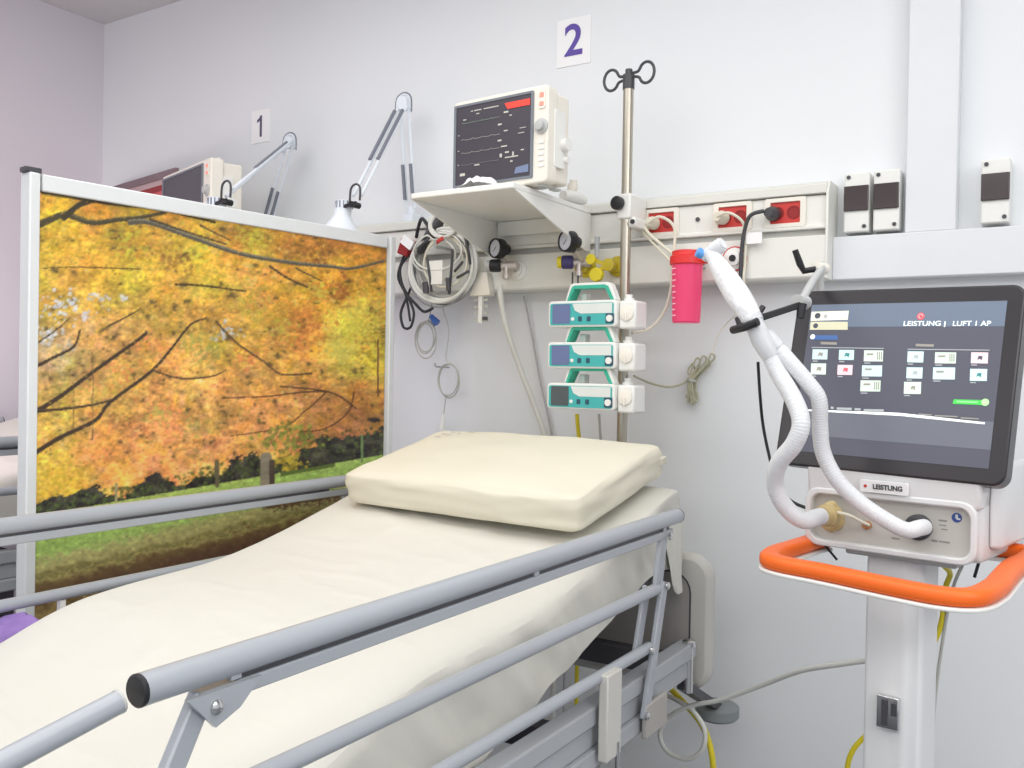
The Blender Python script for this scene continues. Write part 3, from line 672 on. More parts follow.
def sheet(dx, dz, label, m):
    bm = nb(); R = []
    NY = 150
    for j in range(NY + 1):
        y = -2.40 + (2.40 - .408) * j / NY; n = y + 2.5
        zt = ztops(y); row = []
        # hem on the near side, lower towards the foot
        hem = np.interp(n, [.1, .8, 1.2, 1.30, 1.40, 1.50, 1.79, 1.92, 2.0, 2.08], [.67, .68, .748, .776, .804, .831, .912, .946, .95, .95])
        far = zt - .16
        prof = []
        for k in range(6): prof.append((-1.697, far + (zt - .03 - far) * k / 5, 'f'))
        prof += [(-1.69, zt - .012, 't'), (-1.676, zt - .002, 't')]
        for k in range(1, 40): prof.append((-1.676 + (-.858 + 1.676) * k / 40, zt, 't'))
        rd = 1 if n < 1.75 else max(.35, 1 - (n - 1.75) * 2.2)
        prof += [(-.836 - .022 * rd, zt - .002, 't'), (-.836 - .006 * rd, zt - .012 * rd, 't'), (-.836, zt - .03 * rd, 's')]
        for k in range(1, 25): prof.append((-.836, zt - .03 * rd + (hem - zt + .03 * rd) * k / 24, 's'))
        for (x, z, w) in prof:
            p = V((x, y, z))
            if w == 't':
                e = min(1, min(x + 1.69, -.84 - x) / .12); e = max(e, 0)
                s1 = noise.noise(V((x * 3, y * 3, 1))) * .006 + noise.noise(V((x * 11 + y * 4, y * 6, 5))) * .0022
                # soft radiating creases towards the pillow
                cr = abs(noise.noise(V((x * 3 + y * 10, y * 2 - x * 3, 9))))
                p.z += (s1 + .0045 * max(0, .13 - cr) / .13) * e - .001
            if w == 's':
                d = (zt - .03 - z)
                ph = y * 30 + z * 26
                f = (sin(ph * .8 + 4 * noise.noise(V((y * 3, z * 3, 2)))) * .35 + noise.noise(V((y * 14 + z * 11, z * 4, 3))) * .9 + .4 * noise.noise(V((y * 34 + z * 26, z * 9, 6)))) * min(.024, .005 + d * .2) * (1 - .8 * min(1, d / max(.05, zt - .03 - hem)) ** 2)
                p.x += .004 * min(1, d / .1) + max(-.012, min(f, .016))
                p.y += noise.noise(V((y * 6, z * 6, 7))) * .001
            if w == 'f': p.x += noise.noise(V((y * 8, z * 4, 4))) * .004
            row.append(bm.verts.new(p + V((dx, 0, dz))))
        R.append(row)
    for a, b in zip(R, R[1:]):
        for k in range(len(a) - 1): bm.faces.new((a[k], b[k], b[k + 1], a[k + 1]))
    # head-end drop of the sheet
    prev = R[-1]
    for q in range(1, 6):
        cur = []
        for v in R[-1]:
            c = v.co; zz = c.z - q * .034 if c.z > 1.06 + dz else c.z
            cur.append(bm.verts.new((c.x, c.y + .004 + .002 * q, zz)))
        for k in range(len(cur) - 1): bm.faces.new((prev[k], cur[k], cur[k + 1], prev[k + 1]))
        prev = cur
    # the tucked corner tail hanging beside the headboard
    T = []
    for q in range(9):
        t = q / 8; z = 1.075 - .19 * t; w = .13 * (1 - t) ** .8 + .032
        T.append([bm.verts.new(V((dx - .828 + .008 * sin(3 * k + 4 * t) + .012 * t, -.400 - w + w * k / 5 - .025 * t, z + dz))) for k in range(6)])
    for a, b in zip(T, T[1:]):
        for k in range(5): bm.faces.new((a[k], b[k], b[k + 1], a[k + 1]))
    o = obj('bed_sheet', bm, m, recalc=True)
    for p in o.data.polygons: p.use_smooth = True
    s = o.modifiers.new('sub', 'SUBSURF'); s.levels = 1; s.render_levels = 1
    tag(o, label, 'sheet', 'cream bed sheets'); origin(o, (dx - 1.26, -1.4, .77 + dz)); return o
sheet(0, 0, 'cream bed sheet draped over the mattress, hanging behind the near rail', SHEET)
sheet(-1.86, .09, 'pale bed sheet on the far bed beyond the picture screen', SHEET)

# pillow: boxy cream pillow lying on the raised head end
PC = V((-1.238, -.588, 1.106 + .046)); PA = radians(14)
px_, py_ = V((1, -.065, 0)).normalized(), V((.065, cos(PA), sin(PA))).normalized(); pz_ = px_.cross(py_)
PHX, PHY, PHZ, PR = .352, .205, .044, .024
def pill(u, v, w):
    """rounded box surface: u, v, w in -1..1 on the cube"""
    p = V((u * PHX, v * PHY, w * PHZ)); q = V((max(-PHX + PR, min(PHX - PR, p.x)), max(-PHY + PR, min(PHY - PR, p.y)), max(-PHZ + PR, min(PHZ - PR, p.z))))
    d = p - q
    if d.length > 1e-6: p = q + d.normalized() * PR
    k = (1 - u * u) * (1 - v * v)
    p.z += (.014 * k + .006 * noise.noise(V((u * 2, v * 2.2, 3))) + .0025 * noise.noise(V((u * 5 + v * 3, v * 5, 9)))) * max(0, w)
    e = 1 - abs(w)
    p.x += .005 * noise.noise(V((v * 3, w * 2, 5 + u))) * abs(u) ** 3; p.y += .005 * noise.noise(V((u * 4, w * 2, 1 + v))) * abs(v) ** 3
    return PC + px_ * p.x + py_ * p.y + pz_ * p.z
bm = nb(); bmesh.ops.create_cube(bm, size=2); bmesh.ops.subdivide_edges(bm, edges=bm.edges[:], cuts=19, use_grid_fill=True)
for v in bm.verts:
    c = v.co.copy(); g = lambda t: math.copysign(abs(t) ** .72, t)
    v.co = pill(g(c.x), g(c.y), g(c.z))
pl = obj('pillow', bm, PILLOW)
for p in pl.data.polygons: p.use_smooth = True
s_ = pl.modifiers.new('sub', 'SUBSURF'); s_.levels = 1; s_.render_levels = 1
tag(pl, 'boxy cream pillow lying on the raised head end of the near bed', 'pillow'); origin(pl, PC - pz_ * .044)
bm = nb(); c = PC + px_ * .34 + py_ * .182
bmp = [c + pz_ * .01, c + px_ * .022 + py_ * .014 + pz_ * .012, c + px_ * .02 + py_ * .016 - pz_ * .008, c - pz_ * .012]
prism(bm, bmp, py_ * -.02); obj('corner_tuck', bm, PILLOW, pl, .003)
# faint laundry print near the back left corner
bm = nb()
for k, (u, v) in enumerate(((-.80, .62), (-.74, .70), (-.72, .55), (-.66, .66), (-.78, .45), (-.60, .78), (-.56, .82))):
    q = pill(u, v, 1) + pz_ * .004; box(bm, q, (.012 + .006 * (k % 3), .004, .0008), Matrix((px_, py_, pz_)).transposed())
obj('laundry_print', bm, mat('faint_print', (196, 190, 190), .8), pl, smooth=False)

# purple blanket tucked at the foot of the near bed
bm = nb(); R = []
for j in range(26):
    y = -2.3 + .88 * j / 25; row = []
    for k in range(14):
        t = k / 13; a = pi * t
        e = min(1, (j + .5) / 3, (25.5 - j) / 2.5); e = max(.25, e)
        x = -1.742 - .042 * cos(a); z = .845 + (.065 * sin(a) + (.03 * noise.noise(V((y * 9, t * 3, 1))) + .018 * noise.noise(V((y * 22, t * 6, 3))))) * e
        row.append(bm.verts.new((x + .008 * noise.noise(V((y * 14, t * 4, 6))), y, z)))
    R.append(row)
for a, b in zip(R, R[1:]):
    for k in range(13): bm.faces.new((a[k], b[k], b[k + 1], a[k + 1]))
    bm.faces.new((a[-1], b[-1], b[0], a[0]))
bm.faces.new(R[0]); bm.faces.new(R[-1][::-1])
o = obj('folded_blanket', bm, PURPB); tag(o, 'purple blanket bunched between mattress and far rail at bed foot', 'blanket'); origin(o, (-1.742, -1.87, .868))

# ------------------------------------------------------------------ picture screen
A, B = V((-1.999, -1.375, 0)), V((-1.882, -.245, 0))
e = (B - A).normalized(); nrm = V((e.y, -e.x, 0)); W = (B - A).length; TOP, BOT = 1.828, .62
t = thing('folding_screen', 'white framed privacy screen printed with an orange autumn park scene', 'privacy screen', (A + B) / 2)
S = lambda a, h, d=0: A + e * a + nrm * d + Z * h
FW = .038
for a in (FW / 2, W - FW / 2):
    bm = nb(); bar(bm, S(a, .06), S(a, TOP), FW, .024); pst = obj('frame_post', bm, FRAMEW, t, .003)
    bm = nb(); box(bm, S(a, TOP + .006), (.03, .036, .012), Matrix.Rotation(math.atan2(e.y, e.x) - pi / 2, 3, 'Z')); obj('post_cap', bm, DGREY, pst, .002) if a < .1 else bm.free()
    bm = nb(); bar(bm, S(a, .05, -.25), S(a, .05, .25), .03, .025); ft = obj('foot', bm, FRAMEW, t, .003)
    bm = nb()
    for d in (-.23, .23): c = S(a, .02, d); cyl(bm, c - e * .01, c + e * .01, .02, 14)
    pieces('foot_wheel', bm, BLACK, ft)
for h, nm in ((TOP - FW / 2, 'top_rail'), (BOT, 'bottom_rail')):
    bm = nb(); p, q = S(FW + .0005, h), S(W - FW - .0005, h); box(bm, (p + q) / 2, (W - 2 * FW - .001, .03, FW), Matrix.Rotation(math.atan2(e.y, e.x), 3, 'Z')); obj(nm, bm, FRAMEW, t, .003)

# painted autumn park: colours worked out in code, one colour per mesh vertex
rng = np.random.default_rng(4)
PX0, PY0, PW, PH, SC = 26, 176, 366, 520, 2
ctrl = np.array([(60, 230, 208, 160, 44), (120, 215, 180, 135, 42), (100, 270, 206, 160, 45), (60, 300, 206, 160, 60), (200, 260, 204, 158, 50), (300, 240, 190, 142, 52), (370, 230, 198, 134, 50), (330, 225, 176, 112, 50), (280, 300, 206, 152, 50), (340, 280, 210, 140, 46), (355, 325, 226, 200, 66), (372, 345, 226, 186, 50), (340, 350, 220, 188, 70), (230, 340, 198, 150, 60), (130, 330, 204, 150, 75), (55, 350, 192, 160, 110), (60, 420, 214, 168, 72), (100, 400, 218, 160, 76), (150, 420, 230, 152, 80), (200, 400, 226, 156, 82), (150, 460, 236, 158, 80), (100, 450, 232, 160, 72), (55, 480, 226, 182, 60), (250, 430, 216, 142, 74), (300, 400, 196, 134, 70), (350, 400, 178, 114, 55), (350, 430, 168, 106, 55), (250, 380, 202, 150, 70), (300, 440, 184, 122, 60), (210, 460, 228, 148, 84), (150, 290, 204, 156, 50), (240, 300, 200, 158, 62), (180, 330, 204, 152, 66), (80, 330, 200, 150, 84), (310, 340, 206, 138, 56)], float)
yy, xx = np.mgrid[0:PH * SC, 0:PW * SC]; gx = PX0 + xx / SC; gy = PY0 + yy / SC
lowx, lowy = gx[::8, ::8], gy[::8, ::8]
wsum = 0; csum = 0
for c in ctrl:
    w = 1 / (((lowx - c[0]) ** 2 + (lowy - c[1]) ** 2) + 120) ** 1.5; wsum = wsum + w; csum = csum + w[..., None] * c[2:]
field = np.repeat(np.repeat(csum / wsum[..., None], 8, 0), 8, 1)[:PH * SC, :PW * SC]
img = field * .94
def stamp(x, y, r, col, a=1.0, asp=1.0):
    cx_, cy_ = (x - PX0) * SC, (y - PY0) * SC; R = r * SC
    x0, x1 = int(max(0, cx_ - R)), int(min(PW * SC, cx_ + R + 1)); y0, y1 = int(max(0, cy_ - R)), int(min(PH * SC, cy_ + R + 1))
    if x1 <= x0 or y1 <= y0: return
    m = ((xx[y0:y1, x0:x1] - cx_) ** 2 + ((yy[y0:y1, x0:x1] - cy_) / asp) ** 2) < R * R
    sub = img[y0:y1, x0:x1]; sub[m] = sub[m] * (1 - a) + np.array(col, float) * a
def fcol(x, y): return field[min(max(int((y - PY0) * SC), 0), PH * SC - 1), min(max(int((x - PX0) * SC), 0), PW * SC - 1)]
def edge_y(x): return np.interp(x, [30, 80, 150, 190, 230, 270, 300, 350, 392], [505, 490, 482, 470, 458, 452, 442, 428, 424])
# big tonal clumps, then leaves
def leaves(n, rmin, rmax, tone, a, hue=1.0, ymax=None):
    for _ in range(n):
        x = rng.uniform(PX0, PX0 + PW); y = rng.uniform(PY0, 500)
        if y > edge_y(x) + rng.uniform(-3, 3): continue
        c = fcol(x, y) * rng.uniform(*tone); h = rng.normal(0, .09) * hue
        c = np.array((c[0] * (1 - h * .25), c[1] * (1 + h), c[2] * (1 + h * .3)))
        stamp(x, y, rng.uniform(rmin, rmax), np.clip(c, 12, 250), a, rng.uniform(.6, 1))
def vnoise(px, ax=1.0):
    st = px * SC; hh, ww = int(PH * SC / st) + 3, int(PW * SC / (st * ax)) + 3
    g = rng.normal(0, 1, (hh, ww)); y = np.arange(PH * SC) / st; x = np.arange(PW * SC) / (st * ax)
    yi, xi = y.astype(int), x.astype(int); fy, fx = (y - yi)[:, None], (x - xi)[None, :]
    fy, fx = fy * fy * (3 - 2 * fy), fx * fx * (3 - 2 * fx)
    a = g[yi][:, xi]; b = g[yi][:, xi + 1]; c = g[yi + 1][:, xi]; d = g[yi + 1][:, xi + 1]
    return (a * (1 - fx) + b * fx) * (1 - fy) + (c * (1 - fx) + d * fx) * fy
n2, n3, n5, n9, n20, n40 = vnoise(1.3, 1.3), vnoise(2.4, 1.4), vnoise(4.5, 1.5), vnoise(9, 1.6), vnoise(20, 1.6), vnoise(40, 1.5)
LL = 1.05 + .05 * n40 + .075 * n20 + .08 * n9 + .08 * n5 + .085 * n3 + .07 * n2
HH = .035 * vnoise(34) + .035 * vnoise(14, 1.5) + .022 * vnoise(5) + .015 * vnoise(2.2)
img = np.stack([field[..., 0] * LL * (1 - HH * .25), field[..., 1] * LL * (1 + HH), field[..., 2] * LL * (1 + .12 * vnoise(6))], -1)
gap = np.clip((-(n5 * .8 + n3 * .9 + n9 * .5) - 1.7) * 1.2, 0, .7)[..., None] * (gy > 0)[..., None]
img = img * (1 - gap) + np.array((92, 74, 40)) * gap
lite = np.clip(((vnoise(5, 1.5) * .8 + vnoise(2.6, 1.3) * .9) - 1.5), 0, .6)[..., None]
img = img * (1 - lite) + np.array((236, 206, 110)) * lite
leaves(5000, .7, 1.7, (.82, 1.16), .4, .8)
for _ in range(90):   # dark gaps between leaves
    x, y = rng.uniform(36, 388), rng.uniform(190, 470)
    if y < edge_y(x): stamp(x, y, rng.uniform(.6, 1.6), (110, 84, 44), .6)
for (x, y, r, n, c) in ((62, 306, 20, 60, (222, 222, 232)), (98, 300, 14, 16, (216, 214, 222)), (48, 335, 12, 40, (224, 222, 222)), (124, 299, 5, 10, (226, 226, 226)), (226, 332, 14, 26, (206, 204, 206)), (88, 316, 8, 14, (214, 212, 224)), (60, 345, 18, 20, (190, 180, 160))):
    for _ in range(n): stamp(x + rng.normal(0, r * .5), y + rng.normal(0, r * .35), rng.uniform(.8, 2.2), np.array(c) * rng.uniform(.8, 1.05), .8)
for (x, y, r, n, c) in ((130, 242, 22, 60, (214, 208, 60)), (352, 335, 30, 220, (232, 216, 78)), (365, 315, 22, 110, (230, 214, 84)), (340, 352, 16, 80, (222, 204, 90)), (255, 240, 16, 50, (214, 206, 64)), (200, 250, 22, 60, (222, 212, 70)), (285, 330, 14, 40, (206, 190, 70)), (250, 300, 24, 60, (196, 176, 64)), (318, 290, 12, 40, (220, 206, 74)), (190, 345, 16, 40, (170, 166, 70)), (160, 415, 14, 40, (206, 186, 80)), (95, 395, 22, 60, (206, 180, 72)), (60, 480, 18, 110, (230, 190, 54)), (80, 475, 12, 40, (220, 172, 50)), (195, 425, 12, 24, (180, 170, 80)), (210, 350, 16, 30, (150, 150, 66)), (175, 262, 12, 30, (140, 90, 40)), (320, 255, 18, 60, (150, 92, 46)), (345, 292, 12, 30, (168, 92, 40)), (150, 355, 22, 50, (236, 142, 76)), (120, 372, 16, 40, (236, 140, 74)), (245, 360, 14, 40, (226, 130, 70)), (310, 320, 20, 60, (206, 120, 46)), (270, 385, 22, 50, (206, 140, 60))):
    for _ in range(n):
        X_, Y_ = x + rng.normal(0, r * .55), y + rng.normal(0, r * .5)
        if Y_ < edge_y(X_): stamp(X_, Y_, rng.uniform(.9, 2.4), np.array(c) * rng.uniform(.85, 1.08), .5)
def branch(pts, w0, w1, col):
    P = smoothpts([(a, b, 0) for a, b in pts], 14); n = len(P)
    for i, p in enumerate(P):
        f = i / (n - 1); w = (w0 + (w1 - w0) * f) / 2
        nxt = P[min(i + 1, n - 1)]; L = max(1, int((nxt - p).length / .5))
        for k in range(L):
            q = p.lerp(nxt, k / L); stamp(q.x, q.y + w * .3, w * 1.05, np.array(col) * .62, .9); stamp(q.x, q.y - w * .15, w * .75, np.array(col) * rng.uniform(.85, 1.12), .9)
BR, GR = (98, 72, 48), (136, 128, 106)
branch([(36, 190), (70, 196), (110, 203), (160, 209), (215, 222)], 4, 2, (74, 66, 38))
branch([(34, 226), (50, 219), (66, 214), (92, 222), (118, 219), (140, 217), (165, 212)], 7, 3, (112, 100, 60))
branch([(64, 217), (80, 204), (104, 198), (130, 203)], 6, 4, (92, 80, 50))
branch([(130, 222), (150, 222), (190, 236), (240, 253), (290, 262), (330, 266), (352, 268), (386, 260)], 5, 2.2, GR)
branch([(150, 219), (185, 231), (226, 244)], 2, 1.4, (84, 66, 44))
branch([(200, 225), (214, 232), (230, 240)], 1.8, 1.2, BR); branch([(270, 266), (288, 278), (308, 287)], 2.2, 1.6, BR); branch([(296, 268), (312, 276), (322, 281)], 1.6, 1, BR)
branch([(176, 284), (200, 285), (222, 288), (246, 291)], 2.2, 1.4, (88, 66, 38)); branch([(44, 268), (80, 267), (140, 269)], 1, 1.4, (128, 96, 40))
branch([(34, 412), (60, 396), (95, 370), (140, 338), (146, 332)], 4.4, 2.6, BR); branch([(34, 411), (70, 408), (100, 403), (116, 398)], 3, 1.4, BR)
branch([(34, 453), (60, 437), (95, 420), (110, 402), (150, 372), (170, 350), (190, 325), (206, 318)], 4.4, 1.6, BR)
branch([(152, 370), (180, 378), (212, 376), (226, 370)], 1.8, 1, BR); branch([(34, 367), (56, 356), (74, 346), (80, 330)], 3.2, 1.8, BR); branch([(34, 345), (56, 330), (70, 318)], 1.6, 1, BR)
branch([(216, 321), (236, 342), (262, 360), (282, 374), (312, 373)], 1.9, 1.5, BR); branch([(108, 326), (124, 318), (140, 309)], 1.8, 1.2, BR)
branch([(222, 398), (270, 396), (300, 392), (326, 391)], 1, 1.8, (120, 74, 44)); branch([(326, 392), (306, 410), (282, 427), (230, 436)], 1.8, .9, (130, 82, 46)); branch([(354, 392), (348, 412), (326, 428), (300, 432)], 1.6, 1, (110, 64, 40)); branch([(280, 386), (330, 392), (356, 408)], 1.4, 1.6, (100, 62, 40))
branch([(73, 384), (74, 430)], 1, 1, (150, 120, 60)); branch([(93, 350), (92, 440)], 1, 1, (140, 116, 60)); branch([(378, 340), (378, 396)], 1.6, 1.4, (120, 62, 40))
leaves(900, .8, 1.7, (.88, 1.16), .5, .8)
# ground: hedge shadow, grass, dirt, in bands that follow the picture's perspective
ey_ = edge_y(gx); gl = 515 - .176 * (gx - 40); tt = gy + .25 * (gx - 40)
nz = np.repeat(np.repeat(rng.normal(0, 1, (PH * SC // 3 + 1, PW * SC // 5 + 1)), 3, 0), 5, 1)[:PH * SC, :PW * SC]; nf = rng.normal(0, 1, img.shape[:2])
hedge = (gy > ey_ + 4 + nz * 1.2 + n9 * 4 + n20 * 5 + n5 * 2) & (gy <= gl)
hc = np.array((60, 57, 50)) + (nz + n5 * 2)[..., None] * np.array((9, 10, 6)); img[hedge] = hc[hedge]
for _ in range(420):
    x = rng.uniform(34, 390); y = rng.uniform(edge_y(x) + 2, max(edge_y(x) + 4, 515 - .176 * (x - 40) - 1))
    if y < 515 - .176 * (x - 40): stamp(x, y, rng.uniform(.8, 2.2), np.array((84, 104, 46)) * rng.uniform(.5, 1.25), .6)
for _ in range(120):
    x, y = rng.normal(290, 16), rng.normal(438, 7); stamp(x, y, rng.uniform(1, 2.6), np.array((150, 156, 60)) * rng.uniform(.6, 1.15), .7)
for _ in range(60):
    x, y = rng.normal(290, 7), rng.normal(462, 5); stamp(x, y, rng.uniform(1, 3), np.array((206, 180, 56)) * rng.uniform(.7, 1.1), .8)
grass = gy > gl
def band(t): 
    ks = [380, 520, 548, 557, 563, 572, 577, 581, 586, 600, 606, 615, 760]
    cs = np.array([(186, 196, 92), (180, 200, 98), (168, 204, 98), (172, 202, 102), (186, 184, 112), (180, 170, 104), (128, 120, 66), (170, 158, 92), (116, 92, 56), (96, 66, 50), (124, 100, 60), (164, 140, 84), (120, 98, 64)], float)
    return np.stack([np.interp(t, ks, cs[:, k]) for k in range(3)], -1)
gc = band(tt + nz * 1.2 + n5 * 2.2) * (1 + .04 * nz + .05 * nf + .06 * n3)[..., None]
img[grass] = gc[grass]
shade = grass & (gx > 262) & (gy > 497 - .10 * (gx - 262)) & (gy < 511 - .14 * (gx - 262) + nz * 2); img[shade] = (np.array((104, 78, 52)) + nz[..., None] * 10)[shade]
sh3 = grass & (gx > 280) & (gx < 335) & (np.abs(gy - (474 - .18 * (gx - 280))) < 2.6); img[sh3] = (96, 116, 50)
for (x, y0, y1, w, c) in ((266, 458, 485, 6, (150, 138, 116)), (272, 462, 485, 3, (84, 70, 58)), (217, 462, 486, 2.4, (106, 98, 70)), (116, 484, 502, 1.4, (170, 160, 110)), (362, 436, 462, 1.4, (120, 150, 90))):
    for y in np.arange(y0, y1, .5): stamp(x, y, w, np.array(c) * rng.uniform(.85, 1.1), .8)
img = np.clip((img * .95 + img.mean(-1, keepdims=True) * .05) * .98 + 4, 8, 250)
NA, NH = 330, 400
a0, a1, h0, h1 = FW - .004, W - FW + .004, BOT + .015, TOP - FW + .004
verts = []; cols = np.ones((NA * NH, 4), np.float32)
for j in range(NH):
    for i in range(NA):
        p = S(a0 + (a1 - a0) * i / (NA - 1), h0 + (h1 - h0) * j / (NH - 1), .006); verts.append(p - t.location)
        qx, qy = proj(p); ix = int(min(max((qx - PX0) * SC, 0), PW * SC - 2)); iy = int(min(max((qy - PY0) * SC, 0), PH * SC - 2))
        c = img[iy:iy + 2, ix:ix + 2].reshape(-1, 3).mean(0) / 255
        cols[j * NA + i, :3] = np.where(c <= .04045, c / 12.92, ((c + .055) / 1.055) ** 2.4)
faces = [(j * NA + i, j * NA + i + 1, (j + 1) * NA + i + 1, (j + 1) * NA + i) for j in range(NH - 1) for i in range(NA - 1)]
me = bpy.data.meshes.new('picture_panel'); me.from_pydata(verts, [], faces)
at = me.color_attributes.new('paint', 'FLOAT_COLOR', 'POINT'); at.data.foreach_set('color', cols.ravel())
m = bpy.data.materials.new('printed_autumn_picture'); m.use_nodes = True; nt = m.node_tree; b = nt.nodes['Principled BSDF']
vc = nt.nodes.new('ShaderNodeVertexColor'); vc.layer_name = 'paint'; nt.links.new(vc.outputs['Color'], b.inputs['Base Color']); b.inputs['Roughness'].default_value = .45
me.materials.append(m); po = bpy.data.objects.new('picture_panel', me); COL.objects.link(po); po.parent = t
po['label'] = 'printed picture of orange autumn trees over a lawn'
bm = nb(); p, q = S(a0, (h0 + h1) / 2), S(a1, (h0 + h1) / 2); box(bm, (p + q) / 2, (a1 - a0, .008, h1 - h0), Matrix.Rotation(math.atan2(e.y, e.x), 3, 'Z')); obj('backing_board', bm, PANELW, t)

# ------------------------------------------------------------------ ventilator (local frame, turned towards the bed)
TH = radians(-10.5)
E1, E2 = V((cos(TH), sin(TH), 0)), V((-sin(TH), cos(TH), 0)); VO = V((-.30, -.75, 0))
def L(a, b, c): return VO + E1 * a + E2 * b + Z * c
RV = Matrix.Rotation(TH, 3, 'Z')
def lbox(bm, a, b): return box(bm, L(*[(a[i] + b[i]) / 2 for i in range(3)]), [abs(b[i] - a[i]) for i in range(3)], RV)
vt = thing('ventilator', 'tall white ventilator with big black touch screen and orange handle', 'ventilator', L(0, .1, 0))
bm = nb(); prism(bm, [L(a, b, 0.10) for a, b in ((-.060, .055), (.014, .046), (.042, .06), (.047, .085), (.047, .13), (-.062, .13), (-.062, .07))], Z * .972); col = obj('column', bm, CASE, vt, .006)
bm = nb(); lbox(bm, (-.028, .034, .762), (.012, .046, .822)); hl = obj('rail_clip', bm, CHROME, col, .002)
bm = nb(); lbox(bm, (-.018, .030, .768), (-.008, .0345, .816)); lbox(bm, (.0, .028, .79), (.010, .0345, .814)); pieces('clip_jaw', bm, DGREY, hl, .001)
bm = nb(); prism(bm, [L(a, b + .12, .07) for a, b in rrect(.5, .5, .16, 6)], Z * .045); obj('base', bm, CASE, vt, .012)
for a, b in ((-.19, -.07), (.19, -.07), (-.19, .31), (.19, .31)):
    bm = nb(); c = L(a, b, .036); cyl(bm, c - E1 * .014, c + E1 * .014, .036, 20); obj('caster', bm, LEGM, vt)
# head unit
bm = nb(); lbox(bm, (-.158, .022, 1.090), (.15, .30, 1.215)); prism(bm, [L(.15, .05, 1.11), L(.168, .08, 1.11), L(.168, .25, 1.11), L(.15, .25, 1.11)], Z * .15); bdy = obj('head_unit', bm, CASE, vt, .01)
bm = nb(); lbox(bm, (-.10, .05, 1.07), (.10, .26, 1.0905)); obj('neck_plate', bm, GREYP, vt, .004)
bm = nb(); prism(bm, [L(-.158, .008, 1.183), L(-.158, .0, 1.243), L(-.158, .12, 1.30), L(-.158, .12, 1.183)], E1 * .308); obj('screen_mount', bm, CASE, vt, .006)
bm = nb(); ringplate(bm, L(-.008, .024, 1.1415), E1, Z, .306, .110, .026, .284, .087, .02, .020); obj('recess_rim', bm, CASE, vt, .003)
bm = nb(); plate(bm, L(-.008, .0225, 1.1415), E1, Z, .288, .091, .02, .002); rp = obj('connection_panel', bm, PANELG, vt)
bm = nb(); lathe(bm, L(.108, .0205, 1.166), -E2, [(0, .0085), (.0006, .0085)], 20); ic = obj('blue_symbol', bm, BLUEICON, rp)
bm = nb(); box(bm, L(.108, .0196, 1.168), (.004, .0006, .007), RV); box(bm, L(.111, .0196, 1.164), (.006, .0006, .003), RV); obj('symbol_mark', bm, UILINE, ic)
bm = nb()
for a, c, w, h in ((.085, 1.158, .014, .003), (.085, 1.150, .012, .002), (.088, 1.143, .01, .002), (.072, 1.121, .010, .004), (.088, 1.121, .018, .003), (.005, 1.116, .014, .003), (-.06, 1.140, .014, .003), (-.05, 1.135, .01, .002)):
    box(bm, L(a, .0202, c), (w, .0006, h), RV)
obj('panel_markings', bm, mat('panel_print', (150, 148, 146), .6), rp, smooth=False)
for a, c, m_ in ((-.112, 1.137, AMBER), (.046, 1.142, DGREY)):
    bm = nb(); lathe(bm, L(a, .0205, c), -E2, [(0, .023), (.01, .023), (.012, .018), (.02, .017)], 24); obj('hose_port', bm, m_, rp)
bm = nb(); lathe(bm, L(-.046, .0205, 1.134), -E2, [(0, .008), (.008, .008), (.009, .005), (.016, .005)], 14); obj('sensor_port', bm, mat('brass', (180, 130, 90), .4), rp)
bm = nb(); plate(bm, L(-.010, .0015, 1.209), E1, V((E2 * -.13 + Z)), .086, .022, .003, .004); lb = obj('name_plate', bm, PAPER, vt)
LU = (Z - E2 * .13).normalized(); LN = E1.cross(LU)
text('name_text', 'LEISTUNG', L(-.003, .0015, 1.209) + LN * .0046, E1, LU, .0125, mat('label_ink', (70, 70, 74), .6), lb, width=.052, bold=.0003)
bm = nb(); lathe(bm, L(-.043, .0015, 1.209) + LN * .004, LN, [(0, .003), (.0006, .003)], 14); obj('red_logo_dot', bm, REDS, lb)
# touch screen
TL_ = radians(13); SU0 = (E2 * sin(TL_) + Z * cos(TL_)).normalized(); SN = E1.cross(SU0); RO = radians(-1.1)
S1 = E1 * cos(RO) + SU0 * sin(RO); SU = SU0 * cos(RO) - E1 * sin(RO)   # SN faces the viewer
SO = L(-.014, -.002, 1.232)
def T(u, v, d=0): return SO + S1 * u + SU * v + SN * d
SWD, SHT = .412, .352
bm = nb(); prism(bm, [T(a - .004, c + SHT / 2, -.04) for a, c in rrect(SWD, SHT, .022, 6)], SN * .04); sc = obj('touch_screen_housing', bm, BEZEL, vt, .004)
bm = nb(); prism(bm, [T(a, c + SHT / 2, -.075) for a, c in rrect(SWD * .8, SHT * .8, .03, 6)], SN * .0345); obj('rear_cover', bm, CASE, sc, .01)
DX0, DX1, DY0, DY1 = -.178, .175, .028, .322
def pxT(px, py):
    p = atP(px, py, SO, SN) - SO; return p.dot(S1), p.dot(SU)
bm = nb(); prism(bm, [T(DX0, DY0, .0003), T(DX1, DY0, .0003), T(DX1, DY1, .0003), T(DX0, DY1, .0003)], SN * .0006); ds = obj('display', bm, UIBG, sc, smooth=False)
def uirect(nm, x0, y0, x1, y1, m, d=.001, r=None, parent=None):
    """rectangle on the display given in fractions from top left (x right, y down)"""
    bm = nb(); Wd, Hd = DX1 - DX0, DY1 - DY0
    P = [(x0, y0), (x1, y0), (x1, y1), (x0, y1)]
    prism(bm, [T(DX0 + a * Wd, DY1 - c * Hd, d) for a, c in P], SN * .0003); return obj(nm, bm, m, parent or ds, smooth=False)
def uixy(px, py):
    a, c = pxT(px, py); return (a - DX0) / (DX1 - DX0), (DY1 - c) / (DY1 - DY0)
uirect('header_band', 0, 0, 1, .155, UIHEAD, .0009); uirect('footer_band', 0, .725, 1, .89, UIBG2, .0009)
